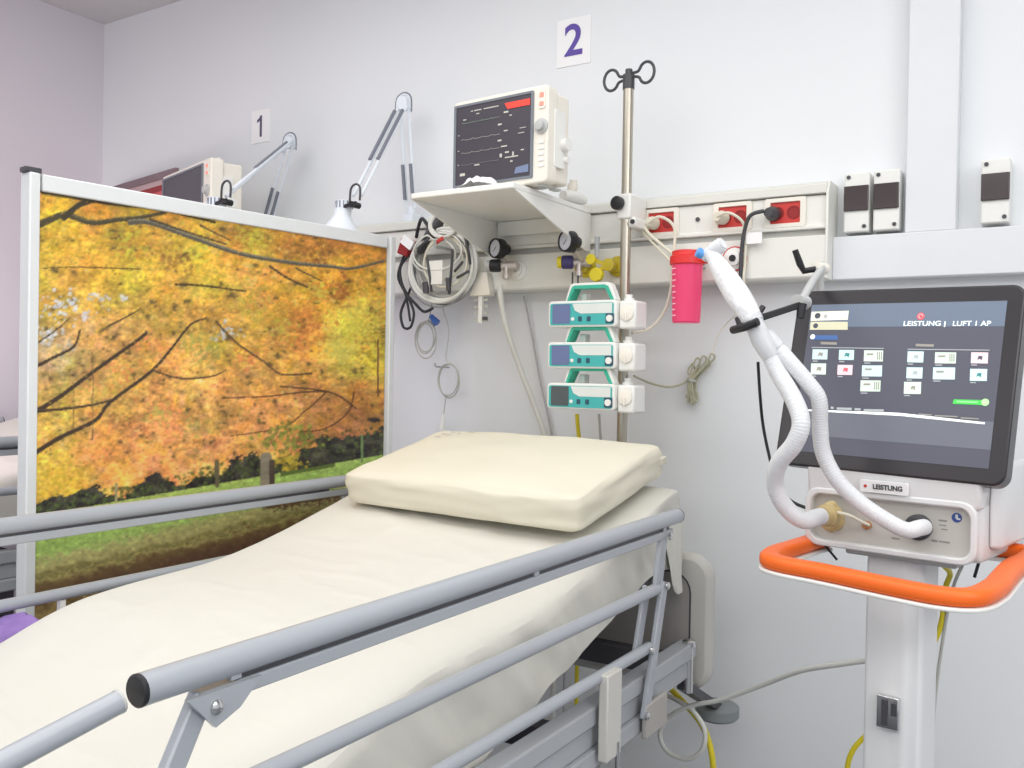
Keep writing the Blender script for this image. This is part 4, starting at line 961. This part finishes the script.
def ui_px(nm, pts, m, d=.0013, parent=None):
    bm = nb(); P = []
    for q in pts:
        a, c = pxT(*q); P.append(T(a, c, d))
    prism(bm, P, SN * .0003); return obj(nm, bm, m, parent or ds, smooth=False)
b1 = ui_px('status_field', [(812, 312), (849, 311), (848, 320), (811, 321)], UICREAM); b2 = ui_px('status_field', [(811, 322), (848, 322), (848, 330), (810, 330)], mat('ui_cream2', (206, 204, 176), .4, emit=.4))
def disc(nm, px, py, r, m, parent, d=.0017):
    a, c = pxT(px, py); bm = nb(); lathe(bm, T(a, c, d), SN, [(0, r), (.0003, r)], 18); return obj(nm, bm, m, parent, smooth=False)
disc('status_icon', 818, 316, .006, UIDARK, b1); disc('status_icon', 826, 316.5, .004, UILINE, b1); disc('status_icon', 816, 326, .005, UIDARK, b2)
bb = ui_px('blue_tab', [(812, 335.5), (838, 335.5), (838, 340), (812, 340)], UIBLUE); disc('tab_dot', 813, 337, .005, UIW, bb)
ui_px('heading_text', [(821, 342), (837, 342.5), (837, 345), (821, 344.5)], UITEXT); ui_px('heading_text', [(916, 344), (934, 344.5), (934, 347), (916, 346.5)], UITEXT)
ui_px('heading_line', [(812, 347.2), (884, 348.2), (884, 349), (812, 348)], UILINE); ui_px('heading_line', [(908, 349), (990, 350), (990, 350.8), (908, 349.8)], UILINE)
tiles = [(820.5, 354.5, 15, 10, UITILE), (847, 355, 15, 10, UITILE), (874, 356, 19, 11, UIGT), (819, 369, 15, 11, UIGT), (845.5, 370, 15, 10, UIPINKT), (872.5, 371, 20, 11, UITILE), (871, 386, 20, 11, UIGT),
         (916, 357, 16, 11, UITILE), (946, 358, 21, 11, UIGT), (980, 358, 17, 11, UIPINKT), (915, 373, 16, 11, UITILE), (944.5, 373.5, 22, 12, UITILE), (979, 375, 17, 12, UITILE), (913, 388, 17, 12, UIGT)]
for k, (a, c, w, h, m_) in enumerate(tiles):
    tl = ui_px('menu_tile', [(a - w / 2, c - h / 2), (a + w / 2, c - h / 2 + .2), (a + w / 2 - .5, c + h / 2 + .2), (a - w / 2 - .5, c + h / 2)], m_)
    ui_px('tile_caption', [(a - w / 2, c + h / 2 + 1.2), (a - w / 6, c + h / 2 + 1.3), (a - w / 6, c + h / 2 + 2.3), (a - w / 2, c + h / 2 + 2.2)], UILINE, .0013, tl)
    mk = [UITEXT, UITEAL, UITEXT, UITEXT, UIRED, UILINE, UITEXT, UILINE, UITEXT, UIDARK, UILINE, UILINE, UITEAL, UITEXT][k]
    if w > 18:
        for q in range(3): ui_px('tile_bars', [(a + w * .18 + q * 2, c - h * .35), (a + w * .18 + q * 2 + 1, c - h * .35), (a + w * .18 + q * 2 + 1, c + h * .35), (a + w * .18 + q * 2, c + h * .35)], mk, .0017, tl) if m_ is UIGT else None
        ui_px('tile_mark', [(a - w * .36, c - h * .22), (a - w * .02, c - h * .22), (a - w * .02, c - h * .05), (a - w * .36, c - h * .05)], UITEXT, .0017, tl)
    else:
        ui_px('tile_mark', [(a - 2.4, c + 2), (a - 1, c - 2), (a + 3, c - 1.5), (a + 2, c + 2.5), (a, c + 1)], mk, .0017, tl)
gb = ui_px('green_button', [(954, 399.5), (988, 400.5), (988, 405.5), (953, 404)], UIGREEN); disc('button_dot', 985.5, 402.5, .0062, mat('ui_lime', (176, 236, 160), .4, emit=.6), gb)
ui_px('button_text', [(957, 401), (978, 401.8), (978, 403.2), (957, 402.4)], mat('ui_palegreen', (150, 220, 150), .4, emit=.5), .0017, gb)
ui_px('bottom_line', [(806, 409.5), (900, 413), (985, 422.5), (985, 424.5), (900, 416), (806, 411)], UIW)
for (x0, x1, y) in ((831, 834, 406.7), (837, 852, 407.6), (855, 861, 408.2), (864, 884, 409.2)): ui_px('message_text', [(x0, y), (x1, y + .3), (x1, y + 2.6), (x0, y + 2.2)], UILINE)
for (x0, x1, y) in ((919, 932, 413.6), (935, 958, 415.2), (961, 979, 417.4)): ui_px('message_text', [(x0, y), (x1, y + 1), (x1, y + 2.2), (x0, y + 1.2)], UITEXT)
def uitext(body, px0, px1, py, hpx, m, bold):
    a0_, c0 = pxT(px0, py); a1_, c1 = pxT(px1, py); ang = 0
    return text('title_text', body, T((a0_ + a1_) / 2, (c0 + c1) / 2, .0018), S1, SU, hpx, m, ds, width=a1_ - a0_, bold=bold, th=.0003)
uitext('LEISTUNG', 904, 941, 324, .0128, UIW, .00015); uitext('|', 944.6, 945.8, 324, .011, UIW, .0002); uitext('LUFT 1 AP', 953, 991, 324, .0128, UIW, .00015)
a_, c_ = pxT(921, 316.5); bm = nb(); lathe(bm, T(a_, c_, .0014), SN, [(0, .0068), (.0004, .0068)], 20); lg = obj('red_logo', bm, UIRED, ds)
bm = nb(); tube(bm, [T(a_ + .0038 * cos(q), c_ + .0038 * sin(q), .002) for q in [k * pi / 4 for k in range(7)]], .0006, 6); obj('logo_curl', bm, UIPINKT, lg)
# orange grab handle with a white under rim
def hpt(a, b): return L(a, b, 1.074 + .055 * (b + .15))
loop = [(-.150, .075), (-.160, .045), (-.166, -.02), (-.172, -.085), (-.160, -.135), (-.125, -.154), (-.06, -.160), (.0, -.168), (.08, -.180), (.150, -.184), (.190, -.160), (.199, -.09), (.194, -.02), (.188, .06), (.192, .13), (.186, .185), (.15, .195), (.11, .19)]
def hbar(w, h, dz, nm, m):
    P = smoothpts([hpt(a, b) + Z * dz for a, b in loop], 6); bm = nb(); R = []
    sec = rrect(w, h, min(w, h) * .38, 3)
    for i, p in enumerate(P):
        d = (P[min(i + 1, len(P) - 1)] - P[max(i - 1, 0)]).normalized(); x = Z.cross(d).normalized(); y = d.cross(x)
        R.append([bm.verts.new(p + x * a + y * c) for a, c in sec])
    for a, b in zip(R, R[1:]):
        for k in range(len(a)): bm.faces.new((a[k], a[(k + 1) % len(a)], b[(k + 1) % len(a)], b[k]))
    bm.faces.new(R[0][::-1]); bm.faces.new(R[-1]); return bm
hd = obj('grab_handle', hbar(.038, .026, 0, '', None), ORANGE, vt); hd['label'] = 'bright orange padded handle'
obj('handle_rim', hbar(.040, .007, -.0167, '', None), WHITEP, hd)
bm = nb(); bar(bm, L(-.15, .08, 1.085), L(-.10, .10, 1.085), .02, .012); bar(bm, L(.12, .198, 1.092), L(.05, .18, 1.088), .02, .014); pieces('handle_bracket', bm, GREYP, hd, .002)

# short black rods under the head unit
bm = nb(); cyl(bm, L(-.148, .035, 1.097), L(-.115, .05, 1.055), .0022, 8); cyl(bm, L(.10, .21, 1.094), L(.085, .21, 1.03), .003, 8); pieces('cable_stub', bm, BLACK, vt)

# ------------------------------------------------------------------ breathing hoses
def D_(px, py, d): return atP(px, py, L(0, d, 0), E2)
hz = thing('breathing_circuit', 'white corrugated breathing hoses with wye piece hanging from the support arm', 'breathing hose', D_(765, 345, -.16))
bm = nb(); pts = [D_(769, 352, -.16), D_(778, 372, -.16), D_(795, 402, -.17), D_(801, 424, -.18), D_(794, 444, -.18), D_(779, 463, -.17), D_(775, 483, -.15), D_(784, 505, -.13), D_(802, 520, -.10), D_(818, 517, -.055), D_(830, 515, -.015)]
tube(bm, pts, .0152, 16, smooth=10, ripple=(.0048, .0005)); obj('corrugated_hose', bm, HOSEW, hz)
bm = nb(); pts = [D_(775, 345, -.15), D_(790, 362, -.15), D_(808, 383, -.14), D_(819, 400, -.13), D_(820, 425, -.12), D_(823, 452, -.11), D_(836, 478, -.10), D_(857, 500, -.085), D_(884, 519, -.07), D_(906, 530, -.055), D_(919, 528, -.03), D_(924, 527, .0)]
tube(bm, pts, .0136, 16, smooth=10, ripple=(.0048, .0005)); obj('corrugated_hose', bm, HOSEW, hz)
bm = nb(); lathe(bm, D_(822, 516.5, -.045), (D_(834, 514, .0) - D_(822, 516.5, -.045)), [(0, .017), (.012, .0175), (.014, .021), (.028, .021), (.030, .018), (.045, .018)], 20); tube(bm, [D_(826, 506, -.02), D_(833, 504, -.01), D_(838, 512, 0)], .006, 8, smooth=4); obj('amber_connector', bm, AMBER, hz)
bm = nb(); tube(bm, [D_(834, 512, -.02), D_(848, 515, -.03), D_(860, 521, -.01), D_(869, 525, .006)], .0030, 8, smooth=6); obj('sensor_line', bm, CABLEC, hz)
# wye piece, flexible mount and elbow
bm = nb(); tube(bm, [D_(754, 322, -.17), D_(762, 340, -.17), D_(771, 356, -.16)], [.0165, .019, .0165], 16); tube(bm, [D_(758, 332, -.165), D_(768, 338, -.16), D_(778, 348, -.152)], [.014, .0155, .0145], 16); lathe(bm, D_(754, 322, -.17), (D_(754, 322, -.17) - D_(762, 340, -.17)), [(0, .018), (.012, .018), (.013, .015)], 18); obj('wye_piece', bm, HOSEC, hz)
bm = nb(); P = [D_(752, 322, -.17), D_(748, 312, -.17), D_(738, 296, -.165), D_(727, 279, -.155), D_(717, 263, -.145), D_(711, 252, -.14)]
tube(bm, P, [.018, .0205, .023, .021, .016, .0125], 16, smooth=6, ripple=(.012, .0003)); obj('flexible_mount', bm, mat('film_white', (244, 245, 248), .35, trans=.1, bump=.6, bscale=40), hz)
bm = nb(); cyl(bm, D_(703, 257, -.14), D_(723, 243, -.14), .0115, 16); cyl(bm, D_(714, 250, -.14), D_(722, 244.5, -.14), .014, 16); obj('elbow_tee', bm, HOSEW, hz)
bm = nb(); lathe(bm, D_(703, 255, -.145), D_(696, 251, -.155) - D_(703, 255, -.145), [(0, .009), (.012, .010), (.014, .007)], 14); obj('blue_cap', bm, BLUEC, hz)

# support arm
ar = thing('hose_support_arm', 'jointed grey and black arm holding the breathing hoses beside the ventilator', 'support arm', D_(821, 290, .13))
bm = nb(); cyl(bm, D_(820, 262, .12), D_(821, 330, .12), .0075, 14); obj('upright', bm, GREYP, ar)
bm = nb(); tube(bm, [D_(822, 268, .105), D_(812, 282, .04), D_(802, 300, -.06)], .0075, 12); obj('grey_link', bm, GREYP, ar)
bm = nb(); c = D_(820, 268, .11); lathe(bm, c - E2 * .022, E2, [(0, .012), (.044, .012)], 16); obj('upper_joint', bm, CREAM, ar)
bm = nb(); c = D_(801, 302, -.07); lathe(bm, c - E2 * .018, E2, [(0, .013), (.036, .013)], 16); obj('lower_joint', bm, GREYP, ar)
bm = nb(); tube(bm, [D_(816, 269, .09), D_(804, 271, .08), D_(800, 264, .07), D_(795, 250, .06)], [.006, .007, .007, .006], 10); obj('clamp_lever', bm, BLACK, ar)
bm = nb(); tube(bm, [D_(802, 304, -.09), D_(800, 318, -.095)], [.009, .007], 10); obj('lower_lever', bm, BLACK, ar)
bm = nb(); bar(bm, D_(800, 305, -.09), D_(757, 319, -.16), .011, .012); obj('black_link', bm, BLACK, ar, .002)
bm = nb(); tube(bm, [D_(733, 330, -.175), D_(745, 327, -.195), D_(758, 321.5, -.195)], .0075, 10); tube(bm, [D_(755, 325, -.19), D_(757, 316, -.165), D_(763, 307, -.15)], .0055, 8); tube(bm, [D_(740, 328, -.185), D_(737, 318, -.18)], .0045, 8); obj('hose_clip', bm, BLACK, ar)

# ------------------------------------------------------------------ cables and tubes on the wall
def coil(c, rx, rz, turns, jit, r, y, seed):
    rnd = random.Random(seed); pts = []
    for k in range(turns * 14 + 1):
        a = 2 * pi * k / 14; q = int(k / 14); rs = random.Random(seed * 100 + q); j = 1 + rs.uniform(-jit, jit)
        ox, oz = rs.uniform(-jit, jit) * rx, rs.uniform(-jit, jit) * rz
        pts.append((c[0] + ox + rx * j * sin(a), y + .004 * (q % 4) + .004 * sin(a * .7 + seed), c[1] + oz + rz * j * cos(a)))
    bm = nb(); tube(bm, pts, r, 8, smooth=3); return bm
cc = thing('cable_coil', 'large bundle of grey and white monitor cables hanging at the shelf end', 'cable bundle', (-1.755, -.12, 1.86))
ZC = 1.745
obj('white_loops', coil((-1.755, ZC), .125, .112, 3, .05, .0055, -.16, 3), CABLEW, cc)
obj('grey_loops', coil((-1.75, ZC + .004), .112, .100, 4, .08, .0035, -.145, 5), CABLEG, cc)
obj('inner_loops', coil((-1.742, ZC + .015), .08, .075, 2, .12, .0036, -.165, 8), CABLEC, cc)
obj('upper_loops', coil((-1.735, 1.872), .052, .04, 2, .1, .0055, -.17, 9), CABLEW, cc)
bm = nb()
for (p, q) in (((-1.80, 1.77), (-1.785, 1.66)), ((-1.70, 1.79), (-1.715, 1.65)), ((-1.69, 1.72), (-1.665, 1.75)), ((-1.66, 1.85), (-1.635, 1.74)), ((-1.655, 1.835), (-1.645, 1.80)), ((-1.835, 1.80), (-1.79, 1.84)), ((-1.68, 1.70), (-1.64, 1.72))):
    P0, P1 = V((p[0], -.175, p[1])), V((q[0], -.168, q[1])); tube(bm, [P0, P0.lerp(P1, .5) + V((.006, -.006, 0)), P1], .0045, 8, smooth=4)
tube(bm, [(-1.802, -.18, 1.69), (-1.797, -.18, 1.655)], .010, 10); tube(bm, [(-1.712, -.18, 1.70), (-1.708, -.18, 1.66)], .008, 10); pieces('lead_wire', bm, DGREY, cc)
bm = nb(); tube(bm, [(-1.85, -.15, 1.79), (-1.80, -.16, 1.85), (-1.765, -.15, 1.90), (-1.80, -.14, 1.83)], [.010, .016, .012, .016], 8, smooth=4); obj('dark_sleeve', bm, DGREY, cc)
bm = nb(); box(bm, (-1.655, -.175, 1.847), (.016, .012, .035), Matrix.Rotation(.3, 3, 'Y')); box(bm, (-1.745, -.182, 1.82), (.03, .006, .01), Matrix.Rotation(-.5, 3, 'Y')); pieces('red_tag', bm, REDS, cc)
obj('thin_loops', coil((-1.765, ZC - .008), .118, .108, 3, .12, .0026, -.15, 21), mat('cable_midgrey', (150, 152, 152), .5), cc)
obj('slack_loops', coil((-1.77, ZC + .03), .095, .06, 2, .2, .0032, -.172, 33), CABLEW, cc)
bm = nb(); plate(bm, (-1.765, -.172, 1.72), X, Z, .055, .075, .004, .004); obj('white_module', bm, WHITEP, cc)
bm = nb(); tube(bm, [(-1.755, -.1005, 1.80), (-1.755, -.19, 1.80), (-1.755, -.195, 1.82)], .005, 8); obj('cable_hook', bm, GREYP, cc)
# cable paddle / white box below the coil right
t = thing('wall_dispenser', 'small white tapered holder with slots below console, right of cable bundle', 'holder', (-1.62, -.09, 1.62))
bm = nb(); prism(bm, [(-1.60, -.101, 1.72), (-1.585, -.101, 1.645), (-1.665, -.101, 1.645), (-1.64, -.101, 1.72)], (0, -.03, 0)); obj('holder_body', bm, CREAM, t, .004)
bm = nb(); bbox(bm, (-1.632, -.125, 1.56), (-1.618, -.115, 1.6445)); obj('centre_post', bm, WHITEP, t)
bm = nb()
for k in range(4):
    for s in (-1, 1): box(bm, (-1.625 + s * .018, -.12, 1.57 + .021 * k), (.018, .004, .008))
pieces('side_clip', bm, CABLEG, t)
bm = nb(); box(bm, (-1.605, -.126, 1.575), (.016, .006, .010)); obj('dark_clip', bm, DGREY, t)
# black power cable folded in a bow, plugged in a red socket behind the screen edge
t = thing('power_cable', 'folded black power cable with red plug hanging beside the screen post', 'cable', (-1.915, -.12, 1.80))
bm = nb(); box(bm, (-1.925, -.12, 1.815), (.045, .04, .055), Matrix.Rotation(.35, 3, 'Y')); obj('red_plug', bm, REDD, t, .004)
bm = nb(); box(bm, (-1.905, -.145, 1.828), (.05, .008, .03), Matrix.Rotation(.6, 3, 'Y')); obj('white_tag', bm, PAPER, t)
bm = nb()
for s, w in ((-1, .03), (1, .03)):
    tube(bm, [(-1.915, -.125, 1.79), (-1.915 + s * w, -.13, 1.75), (-1.915 + s * w * .8, -.13, 1.70), (-1.913, -.13, 1.655), (-1.913 - s * w * .9, -.13, 1.60), (-1.913 - s * w * .6, -.13, 1.555), (-1.913, -.13, 1.545)], .0045, 8, smooth=6)
tube(bm, [(-1.915, -.135, 1.66), (-1.88, -.135, 1.63), (-1.84, -.135, 1.60), (-1.80, -.14, 1.61)], .005, 8, smooth=5); tube(bm, [(-1.93, -.13, 1.79), (-1.955, -.13, 1.72), (-1.92, -.13, 1.655), (-1.90, -.13, 1.57)], .004, 8, smooth=6)
obj('cable_loops', bm, CABLEK, t)
bm = nb(); tube(bm, [(-1.90, -.105, 1.85), (-1.87, -.13, 1.885), (-1.84, -.15, 1.90), (-1.80, -.16, 1.86)], .006, 8, smooth=5); obj('lead_end', bm, CABLEK, t)

def single(name, pts, r, m, label, cat='cable', smooth=8, seg=10, group=None):
    bm = nb(); tube(bm, pts, r, seg, smooth=smooth); o = obj(name, bm, m); tag(o, label, cat, group); origin(o, V(pts[0])); return o
yw = -.03
# small coils hanging lower
t = thing('thin_tube_coil', 'thin clear tube coil with blue connector hanging below the cable bundle', 'tube coil', atY(432, 312, -.06))
c = atY(427, 338, -.06); obj('loops', coil((c.x, c.z), .04, .055, 3, .14, .0026, -.07, 12), CABLEG, t)
bm = nb(); tube(bm, [atY(432, 303, -.10), atY(430, 315, -.07), atY(428, 322, -.06)], .0022, 8, smooth=5); obj('lead', bm, CABLEG, t)
bm = nb(); tube(bm, [atY(431, 316, -.075), atY(437, 323, -.075)], [.008, .013], 12); obj('blue_connector', bm, BLUED, t)
t = thing('thin_tube_coil', 'thin grey cable ring hanging on the wall just above the pillow', 'tube coil', atY(449, 350, -.05))
c = atY(449, 380, -.05); obj('loops', coil((c.x, c.z), .040, .055, 2, .05, .0026, -.055, 14), CABLEG, t)
bm = nb(); tube(bm, [V((-1.735, -.07, 1.661)), atY(443, 303, -.07), atY(449, 330, -.05), atY(446, 358, -.05), atY(452, 365, -.05)], .0018, 8, smooth=5); tube(bm, [atY(446, 396, -.05), atY(444, 412, -.04), atY(443, 420, -.04)], .0018, 8, smooth=5); obj('lead', bm, CABLEG, t)
bm = nb(); tube(bm, [atY(443, 419, -.04), atY(442, 430, -.04)], [.008, .011], 12); tube(bm, [atY(443, 414, -.04), atY(443, 419, -.04)], .006, 10); obj('end_plug', bm, WHITEP, t)
bm = nb(); hp = atY(449, 367, 0); tube(bm, [hp, hp + V((0, -.075, 0)), hp + V((0, -.08, .012))], .003, 8); obj('wall_hook', bm, GREYP, t)
single('suction_hose', [atY(500, 285, -.155), atY(501, 300, -.15), atY(507, 330, -.12), atY(520, 368, -.08), atY(533, 402, -.06), atY(545, 436, -.05), atY(551, 470, -.05), V((-1.38, -.05, .7)), V((-1.38, -.05, .012))], .0085, CABLEW, 'white rubber hose hanging from the left regulator down to the pillow', 'hose')
single('thin_cable', [atY(524, 296, -.02), atY(531, 330, -.014), atY(540, 380, -.014), atY(550, 425, -.014), atY(556, 470, -.014), V((-1.36, -.02, .7)), V((-1.36, -.02, .005))], .0032, mat('cable_wallgrey', (182, 182, 186), .5), 'thin grey cable down the wall between hose and pumps')
single('yellow_cable', [atY(577, 414, -.12), atY(578, 428, -.12), atY(580, 448, -.12), atY(582, 480, -.12), V((-1.26, -.12, .7)), V((-1.26, -.12, .008))], .006, YEL, 'yellow tube hanging below the lowest pump behind the pillow', 'tube')
single('thin_cable', [atY(599, 414, -.10), atY(600, 430, -.10), atY(602, 470, -.10), V((-1.19, -.10, .7)), V((-1.19, -.10, .006))], .004, CABLEG, 'grey cable hanging below the lowest pump beside the pole')
# cords from the red sockets
def plug(name, xc, m, label, path, r, cat='plug'):
    t = thing(name, label, cat, (xc, -.12, 1.837))
    bm = nb(); lathe(bm, (xc, -.094, 1.835), (-.2, -1, 0), [(0, .018), (.016, .019), (.03, .014), (.036, .012)], 16); obj('plug_body', bm, m, t)
    bm = nb(); tube(bm, path, r, 8, smooth=7); obj('cord', bm, m, t); return t
pa = plug('power_plug', -1.052, CABLEC, 'cream plug and twin cord in left red socket, looping to the pumps', [(-1.06, -.13, 1.83), (-1.02, -.14, 1.845), (-.985, -.13, 1.825), (-.975, -.13, 1.79), atY(672, 262, -.14), atY(671, 288, -.14), atY(664, 312, -.15), atY(650, 328, -.17), atY(632, 333, -.22)], .0042)
bm = nb(); tube(bm, [(-1.07, -.13, 1.825), (-1.05, -.135, 1.80), (-1.01, -.135, 1.765), (-.975, -.135, 1.73), atY(670, 280, -.135)], .005, 8, smooth=6); tube(bm, [(-1.075, -.13, 1.815), (-1.05, -.132, 1.785), (-1.01, -.132, 1.745), (-.98, -.132, 1.715)], .0035, 8, smooth=6); obj('second_cord', bm, CABLEC, pa)
pb = plug('power_plug', -.85, CABLEC, 'cream plug in the middle red socket with cord hanging straight down', [(-.855, -.13, 1.835), (-.82, -.14, 1.84), (-.787, -.125, 1.815), (-.782, -.115, 1.77), (-.783, -.112, 1.71), (-.785, -.11, 1.655), (-.788, -.04, 1.60)], .0038)
pc = plug('power_plug', -.712, DGREY, 'dark grey plug in right red socket with black cord curving down', [(-.73, -.128, 1.84), (-.765, -.13, 1.83), (-.782, -.125, 1.79), (-.79, -.120, 1.74), (-.792, -.118, 1.69), (-.793, -.115, 1.655)], .0055)
bm = nb(); plate(bm, (-.757, -.118, 1.772), X, Z, .042, .03, .004, .003); o = obj('cable_tag', bm, PAPER); tag(o, 'small white tag on the cords under the right red socket', 'tag'); origin(o, (-.757, -.118, 1.757))
# tied grey cable on the wall right of the pumps
t = thing('tied_cable', 'olive grey cable gathered in a tied bunch on the wall right of pumps', 'cable', atY(690, 360, -.03))
bm = nb(); tube(bm, [atY(634, 376, -.2), atY(650, 383, -.1), atY(668, 387, -.06), atY(682, 384, -.04), atY(690, 378, -.03)], .0032, 8, smooth=7); obj('lead', bm, TUBEG, t)
bm = nb()
for k, (a, c, d, f) in enumerate(((688, 403, 697, 358), (692, 405, 703, 356), (696, 402, 711, 354), (686, 398, 692, 364), (694, 404, 707, 360))):
    m0 = (691 + k, 378)
    tube(bm, [atY(a, c, -.03), atY(m0[0] - 3, m0[1] + 8, -.034), atY(m0[0] - 1, m0[1], -.036), atY(d - 4, f + 8, -.034), atY(d, f, -.03), atY(d + 3, f + 5, -.026), atY(m0[0] + 2, m0[1] + 1, -.022), atY(a + 2, c - 5, -.022), atY(a, c, -.026)], .0028, 8, smooth=5)
obj('bunched_loops', bm, TUBEG, t)
bm = nb(); tube(bm, [atY(712, 356, -.03), atY(718, 335, -.03), atY(730, 320, -.05), atY(742, 312, -.2)], .0015, 6, smooth=6); obj('thin_line', bm, CABLEC, t)
bm = nb(); lathe(bm, atY(691, 381, -.03), (.2, 0, 1), [(0, .014), (.006, .014)], 14); obj('tie', bm, CABLEG, t)
single('black_cable', [D_(758, 362, .20), D_(760, 395, .22), D_(763, 425, .24), D_(769, 455, .24), D_(776, 480, .22), D_(790, 500, .18), D_(812, 510, .12)], .0036, BLACK, 'black cable hanging behind the left breathing hose beside the ventilator')
# floor-side cables between bed and ventilator
single('white_cable', [D_(870, 660, .12), D_(842, 664, .14), D_(800, 671, .2), D_(760, 686, .26), D_(720, 700, .28), D_(690, 706, .28), D_(668, 718, .28), D_(660, 735, .28), D_(668, 752, .28), D_(688, 759, .28), D_(703, 748, .28), D_(704, 728, .28), D_(692, 710, .28), D_(678, 701, .3), D_(664, 694, .34)], .0058, CABLEW, 'white cable looping from the ventilator column towards the bed')
t = thing('yellow_hose', 'yellow gas hose passing down from the bed beside the looped white cable', 'hose', D_(680, 690, .3))
bm = nb(); tube(bm, [D_(668, 686, .33), D_(684, 703, .31), D_(700, 722, .31), D_(709, 742, .31), D_(713, 765, .31), D_(714, 800, .32), D_(712, 880, .3)], .0075, 10, smooth=7); obj('hose', bm, YEL, t)
single('yellow_cable', [D_(944, 566, .2), D_(950, 574, .24), D_(945, 590, .26), D_(935, 640, .26), D_(880, 720, .26), D_(852, 752, .25), D_(845, 790, .25), D_(838, 860, .25)], .0055, YEL, 'yellow hose running down behind the ventilator column', 'hose')
single('thin_cable', [D_(962, 566, .22), D_(954, 585, .24), D_(946, 620, .26), D_(935, 700, .26), D_(930, 800, .26), D_(928, 880, .28)], .0032, CABLEG, 'thin grey cable dropping behind the ventilator handle')

# ------------------------------------------------------------------ light
def area(name, loc, rot, size, sy, power, col=(1, 1, 1)):
    l = bpy.data.lights.new(name, 'AREA'); l.shape = 'RECTANGLE'; l.size = size; l.size_y = sy; l.energy = power; l.color = col
    o = bpy.data.objects.new(name, l); COL.objects.link(o); o.location = loc; o.rotation_euler = rot; return o
area('overhead_light', (-.8, -1.5, 2.9), (0, 0, 0), 3.6, 1.6, 44, (1, .985, .96))
area('overhead_light', (.6, -4.0, 2.9), (0, 0, 0), 3.0, 1.6, 52, (1, .985, .96))
area('overhead_light', (-2.6, -3.8, 2.9), (0, 0, 0), 1.8, 1.4, 26, (1, .97, .95))
area('overhead_light', (2.1, -2.6, 2.7), (0, radians(40), 0), 1.2, 2.2, 44, (1, .985, .97))  # added fill, tilted left to brighten the hanging side of the sheet
area('pink_glow_light', (-3.0, -1.7, 1.0), (radians(90), 0, radians(40)), .9, .9, 14, (1, .74, .82))  # unseen light added for the pink glow on the left wall
w = bpy.data.worlds.new('world'); bpy.context.scene.world = w; w.use_nodes = True
w.node_tree.nodes['Background'].inputs[0].default_value = (.93, .96, 1, 1); w.node_tree.nodes['Background'].inputs[1].default_value = .88
sc_ = bpy.context.scene
sc_.view_settings.view_transform = 'Standard'; sc_.view_settings.look = 'None'; sc_.view_settings.exposure = 0
